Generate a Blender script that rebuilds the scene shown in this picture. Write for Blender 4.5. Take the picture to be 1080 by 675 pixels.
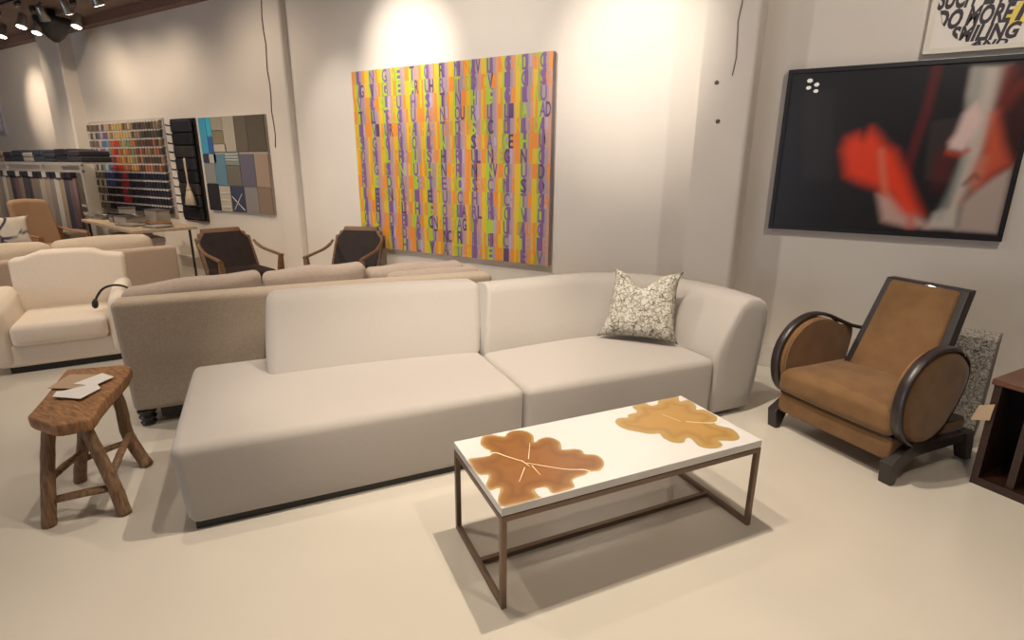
import bpy, bmesh, math, random
from mathutils import Vector, Matrix
from math import sin, cos, pi, radians, sqrt
S = bpy.context.scene
for o in list(bpy.data.objects): bpy.data.objects.remove(o, do_unlink=True)
COL = S.collection
random.seed(7)

# ------------------------------------------------------------------ camera
PITCH, YAW, ROLL, FPX = radians(15.80), radians(-30.82), radians(0.44), 580.6
fw = Vector((sin(YAW)*cos(PITCH), cos(YAW)*cos(PITCH), -sin(PITCH)))
rt = Vector((cos(YAW), -sin(YAW), 0)); up = rt.cross(fw)
rt2 = cos(ROLL)*rt + sin(ROLL)*up; up2 = -sin(ROLL)*rt + cos(ROLL)*up
cam = bpy.data.cameras.new('camera'); camo = bpy.data.objects.new('camera', cam); COL.objects.link(camo)
camo.matrix_world = Matrix(((rt2.x, up2.x, -fw.x, 0), (rt2.y, up2.y, -fw.y, 0), (rt2.z, up2.z, -fw.z, 1.5), (0, 0, 0, 1)))
cam.sensor_width = 36; cam.lens = FPX/1080*36; cam.clip_end = 100; cam.clip_start = .05
S.camera = camo

# ------------------------------------------------------------------ world and exposure
w = bpy.data.worlds.new('world'); S.world = w; w.use_nodes = True
w.node_tree.nodes['Background'].inputs[0].default_value = (.75, .82, 1, 1)
w.node_tree.nodes['Background'].inputs[1].default_value = 1.0
S.view_settings.view_transform = 'Standard'; S.view_settings.look = 'None'
S.view_settings.gamma = 1; S.view_settings.use_curve_mapping = False
S.view_settings.exposure = 0.22

WARM = (1, .87, .73)
def spot(loc, aim, power, size, blend=.6, rad=.022, color=WARM):
    l = bpy.data.lights.new('spot_lamp', 'SPOT'); l.energy = power; l.spot_size = radians(size); l.spot_blend = blend
    l.shadow_soft_size = rad; l.color = color
    o = bpy.data.objects.new('spot_lamp', l); COL.objects.link(o); o.location = loc
    o.rotation_euler = (Vector(aim)-Vector(loc)).to_track_quat('-Z', 'Y').to_euler(); return o
def area(loc, aim, power, sx, sy, color):
    l = bpy.data.lights.new('area_lamp', 'AREA'); l.shape = 'RECTANGLE'; l.size = sx; l.size_y = sy; l.energy = power; l.color = color
    o = bpy.data.objects.new('area_lamp', l); COL.objects.link(o); o.location = loc
    o.rotation_euler = (Vector(aim)-Vector(loc)).to_track_quat('-Z', 'Y').to_euler(); return o
# daylight from the shop window behind the camera
area((-5.6, -7.9, 1.7), (-5.6, 0, 1.5), 110, 5.6, 2.6, (.78, .84, 1))
# track spots: (fixture x, y), aim, power, cone
Y_T = 3.45
SPOTS = [
 ((-3.9, 2.7), (-3.89, 4.5, 2.5), 190, 44), ((-1.5, 2.7), (-1.56, 4.5, 2.3), 165, 52), ((-5.0, 2.9), (-4.75, 4.5, 1.75), 75, 50),
 ((-2.9, 2.3), (-2.9, 4.5, 1.4), 165, 130),
 ((-6.2, 3.1), (-5.95, 4.5, 1.7), 50, 120), ((-7.75, 3.62), (-7.9, 4.5, 1.4), 30, 140), ((-8.5, 3.62), (-8.9, 4.5, 1.3), 30, 140), ((-9.15, 3.62), (-10.0, 4.5, 1.4), 40, 140),
 ((-12.1, 3.0), (-12.15, 4.5, 2.45), 120, 46), ((-10.5, 3.3), (-13, 4.5, 1.9), 80, 80),
 ((0.9, 2.4), (0.3, 4.5, 1.9), 85, 110),
 ((-0.84, 2.2), (-.55, 1.9, 0), 230, 95), ((-1.2, 1.5), (-.5, 1.5, 0), 120, 100),
 ((-2.6, 1.3), (-2.4, 1.6, 0), 65, 90), ((-4.6, .8), (-4.8, 1.6, 0), 130, 95), ((.7, 1.3), (.6, 2.0, 0), 75, 100),
 ((-6.8, 2.0), (-6.8, 3.0, 0), 150, 110), ((-3.2, 3.0), (-4, 3.3, 0), 80, 100), ((-9.6, 1.9), (-10.2, 3.2, .3), 170, 100),
 ((-1.06, -3.2), (-.6, .0, 0), 20, 100), ((-3.4, -2.4), (-3.2, .2, 0), 15, 110),
 ((-.3, .5), (-2.05, 2.3, .55), 170, 38),
]

# ------------------------------------------------------------------ materials
def mat(name, col, rough=.6, metal=0, noise=0, nscale=20, bump=0, bscale=60, coat=0, spec=.5, sheen=0, col2=None, emis=0):
    m = bpy.data.materials.new(name); m.use_nodes = True; nt = m.node_tree; b = nt.nodes['Principled BSDF']
    b.inputs['Base Color'].default_value = (*col, 1); b.inputs['Roughness'].default_value = rough
    b.inputs['Metallic'].default_value = metal; b.inputs['Specular IOR Level'].default_value = spec
    b.inputs['Coat Weight'].default_value = coat; b.inputs['Coat Roughness'].default_value = .05
    b.inputs['Sheen Weight'].default_value = sheen
    if emis:
        b.inputs['Emission Color'].default_value = (*col, 1); b.inputs['Emission Strength'].default_value = emis
    if noise or bump:
        tc = nt.nodes.new('ShaderNodeTexCoord')
    if noise:
        n = nt.nodes.new('ShaderNodeTexNoise'); n.inputs['Scale'].default_value = nscale; n.inputs['Detail'].default_value = 5
        nt.links.new(tc.outputs['Object'], n.inputs['Vector'])
        r = nt.nodes.new('ShaderNodeValToRGB'); c2 = col2 or tuple(c*(1-noise) for c in col)
        r.color_ramp.elements[0].color = (*c2, 1); r.color_ramp.elements[1].color = (*col, 1)
        r.color_ramp.elements[0].position = .35; r.color_ramp.elements[1].position = .65
        nt.links.new(n.outputs['Fac'], r.inputs['Fac']); nt.links.new(r.outputs['Color'], b.inputs['Base Color'])
    if bump:
        n2 = nt.nodes.new('ShaderNodeTexNoise'); n2.inputs['Scale'].default_value = bscale; n2.inputs['Detail'].default_value = 3
        nt.links.new(tc.outputs['Object'], n2.inputs['Vector'])
        bp = nt.nodes.new('ShaderNodeBump'); bp.inputs['Strength'].default_value = bump; bp.inputs['Distance'].default_value = .01
        nt.links.new(n2.outputs['Fac'], bp.inputs['Height']); nt.links.new(bp.outputs['Normal'], b.inputs['Normal'])
    return m
def wood(name, c1, c2, rough=.5, scale=6, stretch=(1, 12, 12), coat=0):
    m = mat(name, c1, rough, coat=coat); nt = m.node_tree; b = nt.nodes['Principled BSDF']
    tc = nt.nodes.new('ShaderNodeTexCoord'); mp = nt.nodes.new('ShaderNodeMapping'); mp.inputs['Scale'].default_value = stretch
    n = nt.nodes.new('ShaderNodeTexNoise'); n.inputs['Scale'].default_value = scale; n.inputs['Detail'].default_value = 6; n.inputs['Distortion'].default_value = .6
    r = nt.nodes.new('ShaderNodeValToRGB'); r.color_ramp.elements[0].color = (*c1, 1); r.color_ramp.elements[1].color = (*c2, 1)
    r.color_ramp.elements[0].position = .35; r.color_ramp.elements[1].position = .68
    nt.links.new(tc.outputs['Object'], mp.inputs['Vector']); nt.links.new(mp.outputs[0], n.inputs['Vector'])
    nt.links.new(n.outputs['Fac'], r.inputs['Fac']); nt.links.new(r.outputs['Color'], b.inputs['Base Color'])
    bp = nt.nodes.new('ShaderNodeBump'); bp.inputs['Strength'].default_value = .3; bp.inputs['Distance'].default_value = .004
    nt.links.new(n.outputs['Fac'], bp.inputs['Height']); nt.links.new(bp.outputs['Normal'], b.inputs['Normal'])
    return m
M = {}
M['wall'] = mat('wall_paint', (.70, .64, .56), .75, noise=.04, nscale=1.5, bump=.03, bscale=40)
M['floor'] = mat('floor_epoxy', (.62, .57, .48), .24, noise=.07, nscale=1.1, coat=.6, bump=.02, bscale=5)
M['ceiling'] = mat('ceiling_paint', (.24, .16, .13), .7, noise=.2, nscale=3)
M['beam'] = mat('beam_paint', (.22, .13, .10), .6)
M['base'] = mat('baseboard_paint', (.62, .57, .5), .5)
M['dark'] = mat('black_lacquer', (.012, .010, .009), .35)
M['fab'] = mat('cream_fabric', (.41, .372, .33), .85, noise=.08, nscale=220, bump=.25, bscale=500, sheen=.3)
M['tan'] = mat('taupe_linen', (.44, .35, .255), .9, noise=.15, nscale=90, bump=.25, bscale=400, sheen=.2)
M['tanc'] = mat('taupe_cushion_linen', (.39, .31, .245), .9, noise=.1, nscale=60, bump=.2, bscale=400, sheen=.2)
M['rose'] = mat('sand_fabric', (.44, .33, .25), .9, noise=.08, nscale=60, sheen=.2)
M['rosec'] = mat('sand_cushion_fabric', (.56, .46, .35), .9, noise=.08, nscale=60, sheen=.2)
M['white'] = mat('ivory_upholstery', (.74, .64, .52), .85, noise=.05, nscale=90, bump=.15, bscale=300, sheen=.2)
M['suede'] = mat('brown_suede', (.185, .092, .027), .8, noise=.35, nscale=9, bump=.15, bscale=200, sheen=.15, col2=(.14, .064, .018))
M['ebony'] = mat('espresso_wood', (.020, .013, .012), .38, coat=.15)
M['leather'] = mat('dark_brown_leather', (.022, .011, .009), .6, spec=.25, noise=.3, nscale=12, bump=.1)
M['oak'] = wood('walnut_wood', (.11, .052, .022), (.19, .10, .045), .4, 5)
M['stool'] = wood('reclaimed_elm', (.17, .08, .03), (.40, .20, .08), .6, 5, (3, 18, 3))
M['stoolleg'] = wood('reclaimed_elm_leg', (.12, .062, .03), (.26, .15, .075), .7, 5, (14, 14, 1.5))
M['top'] = mat('white_resin', (.66, .635, .60), .22, coat=.4, noise=.03, nscale=3)
M['bronze'] = mat('brushed_bronze_metal', (.20, .135, .095), .42, metal=.6)
M['paper'] = mat('white_paper', (.75, .72, .68), .7)
M['kraft'] = mat('kraft_paper', (.42, .30, .19), .8)
M['blackm'] = mat('black_metal', (.03, .028, .028), .4, metal=.5)
M['silver'] = mat('lamp_housing_metal', (.35, .33, .30), .35, metal=.8)
M['glow'] = mat('lamp_lens', (1, .9, .75), .4, emis=14)
M['steel'] = mat('rack_steel', (.62, .58, .54), .35, metal=.4)
M['vein'] = mat('pale_vein', (.85, .7, .45), .4)
M['redw'] = wood('dark_cabinet_wood', (.02, .008, .005), (.035, .014, .009), .35, 5)
M['redtop'] = wood('cabinet_top_wood', (.09, .035, .018), (.12, .05, .03), .4, 5)

def slicemat(rim, mid, deep):
    m = mat('wood_slice', mid, .3, coat=.3); nt = m.node_tree; b = nt.nodes['Principled BSDF']
    at = nt.nodes.new('ShaderNodeVertexColor'); at.layer_name = 'depth'
    tc = nt.nodes.new('ShaderNodeTexCoord'); n = nt.nodes.new('ShaderNodeTexNoise'); n.inputs['Scale'].default_value = 14; n.inputs['Detail'].default_value = 7
    nt.links.new(tc.outputs['Object'], n.inputs['Vector'])
    sp = nt.nodes.new('ShaderNodeSeparateColor'); nt.links.new(at.outputs['Color'], sp.inputs[0])
    ad = nt.nodes.new('ShaderNodeMath'); ad.operation = 'MULTIPLY_ADD'; ad.inputs[1].default_value = .5; nt.links.new(n.outputs['Fac'], ad.inputs[0]); nt.links.new(sp.outputs[0], ad.inputs[2])
    sc = nt.nodes.new('ShaderNodeMath'); sc.operation = 'MULTIPLY'; sc.inputs[1].default_value = .75; nt.links.new(ad.outputs[0], sc.inputs[0])
    r = nt.nodes.new('ShaderNodeValToRGB'); e = r.color_ramp.elements
    e[0].position = .20; e[0].color = (*rim, 1); e[1].position = .95; e[1].color = (*[c*1.12 for c in deep], 1)
    for p_, c_ in ((.27, [c*.8 for c in rim]), (.33, mid), (.55, deep), (.66, [c*.88 for c in deep]), (.78, deep)):
        x = e.new(p_); x.color = (*c_, 1)
    nt.links.new(sc.outputs[0], r.inputs['Fac']); nt.links.new(r.outputs['Color'], b.inputs['Base Color']); return m
M['slice'] = slicemat((.42, .27, .10), (.27, .125, .030), (.22, .085, .018))
M['slice_lit'] = slicemat((.42, .30, .11), (.42, .26, .075), (.37, .205, .05))  # right slice: more golden, the lamplight on it mixed into the wood colour
def vcmat(name, layer, rough=.5, coat=0):
    m = mat(name, (.5, .5, .5), rough, coat=coat); nt = m.node_tree
    at = nt.nodes.new('ShaderNodeVertexColor'); at.layer_name = layer
    nt.links.new(at.outputs['Color'], nt.nodes['Principled BSDF'].inputs['Base Color']); return m
def pillowmat(name, base, mid, dark, scale=16):
    m = mat(name, base, .9); nt = m.node_tree; b = nt.nodes['Principled BSDF']
    tc = nt.nodes.new('ShaderNodeTexCoord'); v = nt.nodes.new('ShaderNodeTexVoronoi'); v.feature = 'DISTANCE_TO_EDGE'; v.inputs['Scale'].default_value = scale
    n = nt.nodes.new('ShaderNodeTexNoise'); n.inputs['Scale'].default_value = scale*1.3; n.inputs['Detail'].default_value = 4; n.inputs['Distortion'].default_value = 1.6
    nt.links.new(tc.outputs['Object'], v.inputs['Vector']); nt.links.new(tc.outputs['Object'], n.inputs['Vector'])
    r1 = nt.nodes.new('ShaderNodeValToRGB'); r1.color_ramp.elements[0].position = .44; r1.color_ramp.elements[1].position = .56
    r1.color_ramp.elements[0].color = (*mid, 1); r1.color_ramp.elements[1].color = (*base, 1)
    nt.links.new(n.outputs['Fac'], r1.inputs['Fac'])
    r2 = nt.nodes.new('ShaderNodeValToRGB'); r2.color_ramp.elements[0].position = .03; r2.color_ramp.elements[1].position = .07
    nt.links.new(v.outputs['Distance'], r2.inputs['Fac'])
    n3 = nt.nodes.new('ShaderNodeTexNoise'); n3.inputs['Scale'].default_value = scale*.8
    nt.links.new(tc.outputs['Object'], n3.inputs['Vector'])
    r3 = nt.nodes.new('ShaderNodeValToRGB'); r3.color_ramp.elements[0].position = .48; r3.color_ramp.elements[1].position = .54
    nt.links.new(n3.outputs['Fac'], r3.inputs['Fac'])
    mx0 = nt.nodes.new('ShaderNodeMath'); mx0.operation = 'MAXIMUM'; nt.links.new(r2.outputs[0], mx0.inputs[0]); nt.links.new(r3.outputs[0], mx0.inputs[1])
    mx = nt.nodes.new('ShaderNodeMix'); mx.data_type = 'RGBA'; mx.inputs[6].default_value = (*dark, 1)
    nt.links.new(mx0.outputs[0], mx.inputs[0]); nt.links.new(r1.outputs[0], mx.inputs[7]); nt.links.new(mx.outputs[2], b.inputs['Base Color']); return m
M['pillow'] = pillowmat('green_cream_print', (.56, .53, .46), (.30, .28, .21), (.10, .09, .065), 30)
M['sketch'] = pillowmat('black_sketch_print', (.68, .62, .55), (.64, .58, .50), (.05, .05, .07), 5)
M['mosaic'] = pillowmat('speckled_mosaic', (.60, .56, .48), (.26, .23, .20), (.05, .05, .05), 45)
def flat(col, rough=.7): 
    k = 'c%.3f_%.3f_%.3f' % col
    if k not in M: M[k] = mat('dyed_fabric', col, rough)
    return M[k]

# ------------------------------------------------------------------ mesh helpers
class MB:
    def __init__(s): s.v = []; s.f = []; s.m = []; s.sm = []
    def add(s, vs, fs, mi=0, smooth=False):
        o = len(s.v); s.v += [tuple(v) for v in vs]
        for f in fs: s.f.append([i+o for i in f]); s.m.append(mi); s.sm.append(smooth)
        return s
    def box(s, x0, x1, y0, y1, z0, z1, mi=0, fn=None):
        vs = [(x, y, z) for z in (z0, z1) for y in (y0, y1) for x in (x0, x1)]
        if fn: vs = [fn(*v) for v in vs]
        return s.add(vs, [(0, 2, 3, 1), (4, 5, 7, 6), (0, 1, 5, 4), (2, 6, 7, 3), (0, 4, 6, 2), (1, 3, 7, 5)], mi)
    def soft(s, x0, x1, y0, y1, z0, z1, r, puff=(0, 0, 0), fn=None, mi=0, n=7, k=4):
        r = min(r, (x1-x0)/2.001, (y1-y0)/2.001, (z1-z0)/2.001)
        def ax(a, b):
            out = [a+r*(1-cos(i*pi/2/k)) if False else a+r*(1-math.tan((k-i)*pi/4/k)) for i in range(k+1)]
            mid = [a+r+(b-a-2*r)*i/n for i in range(1, n)]
            return out+mid+[a+b-t for t in out[::-1]]
        X, Y, Z = ax(x0, x1), ax(y0, y1), ax(z0, z1); N = len(X)-1
        idx = {}; vs = []
        def P(i, j, l):
            key = (i, j, l)
            if key in idx: return idx[key]
            p = Vector((X[i], Y[j], Z[l])); q = Vector((min(max(p.x, x0+r), x1-r), min(max(p.y, y0+r), y1-r), min(max(p.z, z0+r), z1-r)))
            d = p-q
            if d.length > 1e-9: p = q+d.normalized()*r
            c = [(p.x-(x0+x1)/2)/((x1-x0)/2), (p.y-(y0+y1)/2)/((y1-y0)/2), (p.z-(z0+z1)/2)/((z1-z0)/2)]
            g = [max(0, 1-t*t) for t in c]
            p = Vector((p.x+puff[0]*c[0]*g[1]*g[2], p.y+puff[1]*c[1]*g[0]*g[2], p.z+puff[2]*c[2]*g[0]*g[1]))
            if fn: p = Vector(fn(*p))
            idx[key] = len(vs); vs.append(p); return idx[key]
        fs = []
        for a in range(N):
            for b in range(N):
                fs += [(P(a, b, 0), P(a, b+1, 0), P(a+1, b+1, 0), P(a+1, b, 0)), (P(a, b, N), P(a+1, b, N), P(a+1, b+1, N), P(a, b+1, N)),
                       (P(a, 0, b), P(a+1, 0, b), P(a+1, 0, b+1), P(a, 0, b+1)), (P(a, N, b), P(a, N, b+1), P(a+1, N, b+1), P(a+1, N, b)),
                       (P(0, a, b), P(0, a, b+1), P(0, a+1, b+1), P(0, a+1, b)), (P(N, a, b), P(N, a+1, b), P(N, a+1, b+1), P(N, a, b+1))]
        return s.add(vs, fs, mi, True)
    def loft(s, rings, cap=True, closed=True, mi=0, smooth=True):
        n = len(rings[0]); vs = [p for r in rings for p in r]; fs = []
        for i in range(len(rings)-1):
            for j in range(n if closed else n-1):
                a = i*n+j; b = i*n+(j+1) % n; fs.append((a, b, b+n, a+n))
        s.add(vs, fs, mi, smooth)
        if cap:
            o = len(s.v)-len(vs)
            s.f.append([o+j for j in range(n)][::-1]); s.m.append(mi); s.sm.append(False)
            s.f.append([o+(len(rings)-1)*n+j for j in range(n)]); s.m.append(mi); s.sm.append(False)
        return s
    def tube(s, pts, rad, n=10, sq=1.0, mi=0, cap=True):
        pts = [Vector(p) for p in pts]; rings = []; prev = None
        for i, p in enumerate(pts):
            t = (pts[min(i+1, len(pts)-1)]-pts[max(i-1, 0)]).normalized()
            if prev is None: a = t.orthogonal().normalized() if abs(t.z) > .9 else t.cross(Vector((0, 0, 1))).normalized()
            else: a = (prev-t*prev.dot(t)).normalized()
            prev = a; b = t.cross(a); r = rad[i] if isinstance(rad, (list, tuple)) else rad
            rings.append([p+a*(r*cos(2*pi*j/n))+b*(r*sq*sin(2*pi*j/n)) for j in range(n)])
        return s.loft(rings, cap, True, mi)
    def bar(s, p, q, w, h=None, mi=0, upv=(0, 0, 1)):
        p, q = Vector(p), Vector(q); h = h or w; t = (q-p).normalized(); u = Vector(upv)
        if abs(t.dot(u)) > .95: u = Vector((1, 0, 0))
        a = t.cross(u).normalized(); b = a.cross(t)
        vs = [c+a*(i*w/2)+b*(j*h/2) for c in (p, q) for i, j in ((-1, -1), (1, -1), (1, 1), (-1, 1))]
        return s.add(vs, [(3, 2, 1, 0), (4, 5, 6, 7), (0, 1, 5, 4), (1, 2, 6, 5), (2, 3, 7, 6), (3, 0, 4, 7)], mi)
    def prism(s, poly, z0, z1, axis='z', mi=0, smooth=False):
        def m(a, b, c): return {'z': (a, b, c), 'x': (c, a, b), 'y': (a, c, b)}[axis]
        n = len(poly); vs = [m(a, b, z0) for a, b in poly]+[m(a, b, z1) for a, b in poly]
        s.add(vs, [list(range(n))[::-1], list(range(n, 2*n))], mi)
        s.f += []; o = len(s.v)-2*n
        for i in range(n):
            j = (i+1) % n; s.f.append([o+i, o+j, o+n+j, o+n+i]); s.m.append(mi); s.sm.append(smooth)
        return s
    def lathe(s, prof, c=(0, 0, 0), n=16, mi=0):
        return s.loft([[(c[0]+r*cos(2*pi*j/n), c[1]+r*sin(2*pi*j/n), c[2]+z) for j in range(n)] for r, z in prof], True, True, mi)
    def build(s, name, mats, parent=None, bevel=0, subd=0, loc=None):
        me = bpy.data.meshes.new(name)
        if loc is not None: s.v = [tuple(Vector(v)-Vector(loc)) for v in s.v]
        me.from_pydata(s.v, [], s.f)
        if not isinstance(mats, (list, tuple)): mats = [mats]
        for m in mats: me.materials.append(m)
        me.polygons.foreach_set('material_index', s.m); me.polygons.foreach_set('use_smooth', s.sm)
        bm = bmesh.new(); bm.from_mesh(me); bmesh.ops.recalc_face_normals(bm, faces=bm.faces); bm.to_mesh(me); bm.free()
        o = bpy.data.objects.new(name, me); COL.objects.link(o)
        if parent: o.parent = parent
        if loc is not None: o.location = loc
        if bevel:
            md = o.modifiers.new('bevel', 'BEVEL'); md.width = bevel; md.segments = 3; md.limit_method = 'ANGLE'; md.angle_limit = radians(40)
        if subd:
            md = o.modifiers.new('subsurf', 'SUBSURF'); md.levels = subd; md.render_levels = subd
        return o
def tag(o, label, cat, group=None, kind=None):
    o['label'] = label; o['category'] = cat
    if group: o['group'] = group
    if kind: o['kind'] = kind
    return o
def thing(name, label, cat, loc, rz=0, group=None):
    o = bpy.data.objects.new(name, None); COL.objects.link(o); o.location = loc; o.rotation_euler = (0, 0, rz); o.empty_display_size = .1
    return tag(o, label, cat, group)
def struct(name, mb, m, **k):
    o = mb.build(name, m, **k); o['kind'] = 'structure'; return o
def sstep(a, b_, x):
    t = min(1, max(0, (x-a)/(b_-a))); return t*t*(3-2*t)
def catmull(pts, n=6, closed=False):
    P = [Vector(p) for p in pts]; out = []; N = len(P)
    for i in range(N if closed else N-1):
        g = lambda k: P[k % N] if closed else P[min(max(k, 0), N-1)]
        a, b, c, d = g(i-1), g(i), g(i+1), g(i+2)
        for j in range(n):
            t = j/n; out.append(.5*((2*b)+(c-a)*t+(2*a-5*b+4*c-d)*t*t+(3*b-a-3*c+d)*t**3))
    if not closed: out.append(P[-1])
    return out

# ------------------------------------------------------------------ setting
WY = 4.5; XL, XR, YB, ZC = -16.0, 3.2, -8.0, 3.49
struct('floor', MB().box(XL, XR, YB, WY, -.1, 0), M['floor'])
struct('wall_back', MB().box(XL-.1, XR+.1, WY, WY+.1, 0, ZC), M['wall'])
struct('wall_left', MB().box(XL-.1, XL, YB, WY, 0, ZC), M['wall'])
struct('wall_right', MB().box(XR, XR+.1, YB, WY, 0, ZC), M['wall'])
wf = MB(); wf.box(XL-.1, -8.6, YB-.1, YB, 0, ZC).box(-2.6, XR+.1, YB-.1, YB, 0, ZC).box(-8.6, -2.6, YB-.1, YB, 0, .35).box(-8.6, -2.6, YB-.1, YB, 3.05, ZC)
struct('wall_front', wf, M['wall'])
wi = MB()
for i in range(4): wi.box(-8.6+i*1.98, -8.54+i*1.98, YB-.08, YB-.02, .35, 3.05)
wi.box(-8.6, -2.6, YB-.08, YB-.02, .35, .41).box(-8.6, -2.6, YB-.08, YB-.02, 2.99, 3.05)
struct('window_1', wi, M['blackm'])
struct('ceiling', MB().box(XL-.1, XR+.1, YB-.1, WY+.1, ZC, ZC+.1), M['ceiling'])
struct('trim_1', MB().box(XL, XR, 4.38, WY, 3.38, ZC), M['beam'])
# pilasters (pier faces worn paint) 
def pier(name, xa, xb, yf):
    b = MB(); r = .03
    poly = [(xa, WY), (xa, yf)]+[(xb-r+r*sin(t), yf+r-r*cos(t)) for t in [i*pi/8 for i in range(5)]]+[(xb, WY)]
    b.prism(poly, 0, 3.38, 'z', 0); return struct(name, b, M['wall'])
pier('trim_2', -1.015, -.665, 4.24)
pier('trim_3', -5.93, -5.62, 4.42)
pier('trim_4', -11.3, -10.62, 4.3)
struct('baseboard_back', MB().box(-.665, XR, WY-.018, WY, 0, .165).box(-5.62, -1.015, WY-.018, WY, 0, .165).box(-10.62, -5.93, WY-.018, WY, 0, .165), M['base'], bevel=.004)

# ------------------------------------------------------------------ frames of reference for the sofa group
A = radians(55.2)
def UV(u, v, z=0): return Vector((u*cos(A)-v*sin(A), u*sin(A)+v*cos(A), z))

# ================================================================== main cream sofa
C0 = (1.15, 2.9)
sofa = thing('sectional_sofa', 'long cream fabric sectional sofa with open chaise end, in front of the taupe sofa', 'sofa', UV(*C0), A)
def L(u, v, z): return (u-C0[0], v-C0[1], z)
def chaise_fn(x, y, z):
    k = max(0, 1-(x+.43)/.5)*(1-z/.4); return L(x+.03*k, y+.02*(1-z/.4)*(1 if y < 2.6 else 0), z)
MB().soft(-.435, 1.139, 2.335, 3.37, .026, .402, .045, (0.008, .012, .022), chaise_fn, n=10).build('chaise_seat', M['fab'], sofa)
def seat2_fn(x, y, z): return L(x, y-.03*(x-1.14)/1.2*(1 if y < 2.6 else 0), z)
MB().soft(1.143, 2.375, 2.335, 3.02, .026, .397, .04, (0.002, .01, .02), seat2_fn, n=10).build('corner_seat', M['fab'], sofa)
def back_fn(x, y, z):
    t = (z-.38)/.42
    return L(x+(.045+.05*max(0, x))*t, y+.28*t-.05*t*(y-2.97)/.2-.04*(x/1.1), z-.015*(x/1.1)*t)
MB().soft(-.055, 1.135, 2.98, 3.2, .37, .792, .05, (.01, .02, .012), back_fn, n=9).build('backrest', M['fab'], sofa)
path = catmull([(1.145, 2.93, 0), (1.5, 2.95, 0), (1.8, 2.965, 0), (2.0, 2.95, 0), (2.16, 2.87, 0), (2.28, 2.76, 0), (2.35, 2.62, 0), (2.375, 2.48, 0), (2.375, 2.35, 0)], 6)
def section(k, h):
    return [(0, .026), (0, .2), (0, .34), (.01, .42), (.055, .53), (.11, .63), (.15, h-.05), (.175, h-.018), (.215, h), (.27, h+.002), (.33, h-.008), (.375, h-.035), (.395, h-.08), (.40, h-.16), (.385, .42), (.36, .2), (.335, .026)]
rings = []
for i, p in enumerate(path):
    t = (path[min(i+1, len(path)-1)]-path[max(i-1, 0)]).normalized(); nrm = Vector((-t.y, t.x, 0))
    if i == len(path)-1: nrm = Vector((1, .0, 0))
    f = i/(len(path)-1); h = .775-.035*max(0, (f-.5)*2)
    rings.append([Vector(L(p.x+nrm.x*d+.10*max(0, 1-f/.35)*max(0, z-.4)/.35, p.y+nrm.y*d, z)) for d, z in section(i, h)])
last = rings[-1]; cen = sum(last, Vector())/len(last)
for sc, dv in ((.985, -.02), (.94, -.035), (.86, -.043), (.6, -.047)):
    rings.append([cen+Vector(((p.x-cen.x)*sc, 0, (p.z-cen.z)*(sc*.5+.5) if sc > .9 else (p.z-cen.z)*(sc*.6+.4)))+Vector((0, dv+(p.y-cen.y), 0)) for p in last])
MB().loft(rings).build('corner_backrest', M['fab'], sofa)
# welts (seams) and plinth
pl = MB(); pl.box(-.385-C0[0], 1.1-C0[0], 2.375-C0[1], 3.25-C0[1], 0, .03).box(1.2-C0[0], 2.62-C0[0], 2.40-C0[1], 3.1-C0[1], 0, .03)
pl.build('plinth', M['dark'], sofa)

# patterned pillow on sofa corner
def pillow(parent, wdt, hgt, thick, m, dent=.0, name='pillow_cover', N=22):
    b = MB(); g = {}
    vs = []; fs = []
    for side in (1, -1):
        for j in range(N+1):
            for i in range(N+1):
                u, v = i/N*2-1, j/N*2-1
                x = u*(1-.07*(1-u*u*0)*(1-v*v)*abs(u)); zz = v*(1-.07*(1-u*u)*abs(v))
                x = u*(1-.15*(1-v**4)*abs(u)**2); zz = v*(1-.11*(1-u**4)*abs(v)**2)
                t = max(0, (1-u**4)*(1-v**4))**.55*thick/2
                top = max(0, v)**1.5
                dz = -dent*top*math.exp(-(u/.38)**2)
                t *= 1-.35*max(0, v)*math.exp(-(u/.2)**2)*(1 if dent else 0)
                t += .004*sin(7*u+3*v)*(1-u*u)*(1-v*v)
                x *= 1-(.30 if u < 0 else .03)*(zz*.5+.5)*(1 if dent else 0)
                vs.append((x*wdt/2, side*t, (zz*.5+.5)*hgt+dz))
    n1 = (N+1)**2
    for sidx in range(2):
        for j in range(N):
            for i in range(N):
                a = sidx*n1+j*(N+1)+i; fs.append((a, a+1, a+N+2, a+N+1))
    b.add(vs, fs, 0, True); o = b.build(name, m, None)
    bm = bmesh.new(); bm.from_mesh(o.data); bmesh.ops.remove_doubles(bm, verts=bm.verts, dist=.0008); bmesh.ops.recalc_face_normals(bm, faces=bm.faces); bm.to_mesh(o.data); bm.free()
    return o
p = pillow(None, .52, .46, .17, M['pillow'], .10, 'throw_pillow')
tag(p, 'green and cream printed throw pillow standing in the corner of the cream sofa', 'pillow')
p.location = UV(2.115, 2.735, .417); p.rotation_euler = (radians(-16), 0, A-radians(43))

# ================================================================== coffee table
TA = radians(55.237); TO = Vector((-.8327, 1.3383, 0))
tb = thing('coffee_table', 'low white coffee table with tree slice inlays on a thin bronze frame', 'coffee table', TO, TA)
LT, WT, HT = 1.1757, .4951, .408
MB().box(0, LT, 0, WT, HT-.032, HT).build('table_top', M['top'], tb, bevel=.002)
q = .02; fr = MB()
fr.box(.0, LT, .0, q, HT-.032-q-.004, HT-.036).box(0, LT, WT-q, WT, HT-.032-q-.004, HT-.036).box(0, q, q, WT-q, HT-.036-q, HT-.036).box(LT-q, LT, q, WT-q, HT-.036-q, HT-.036)
fr.build('top_frame', M['bronze'], tb)
for x in (0, LT-q):
    for y in (0, WT-q): MB().box(x, x+q, y, y+q, 0, HT-.036-q).build('leg', M['bronze'], tb)
    MB().box(x, x+q, q, WT-q, 0, q).build('base_rail', M['bronze'], tb)
MB().box(q, LT-q, WT/2-q/2, WT/2+q/2, 0, q).build('stretcher', M['bronze'], tb)
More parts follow.
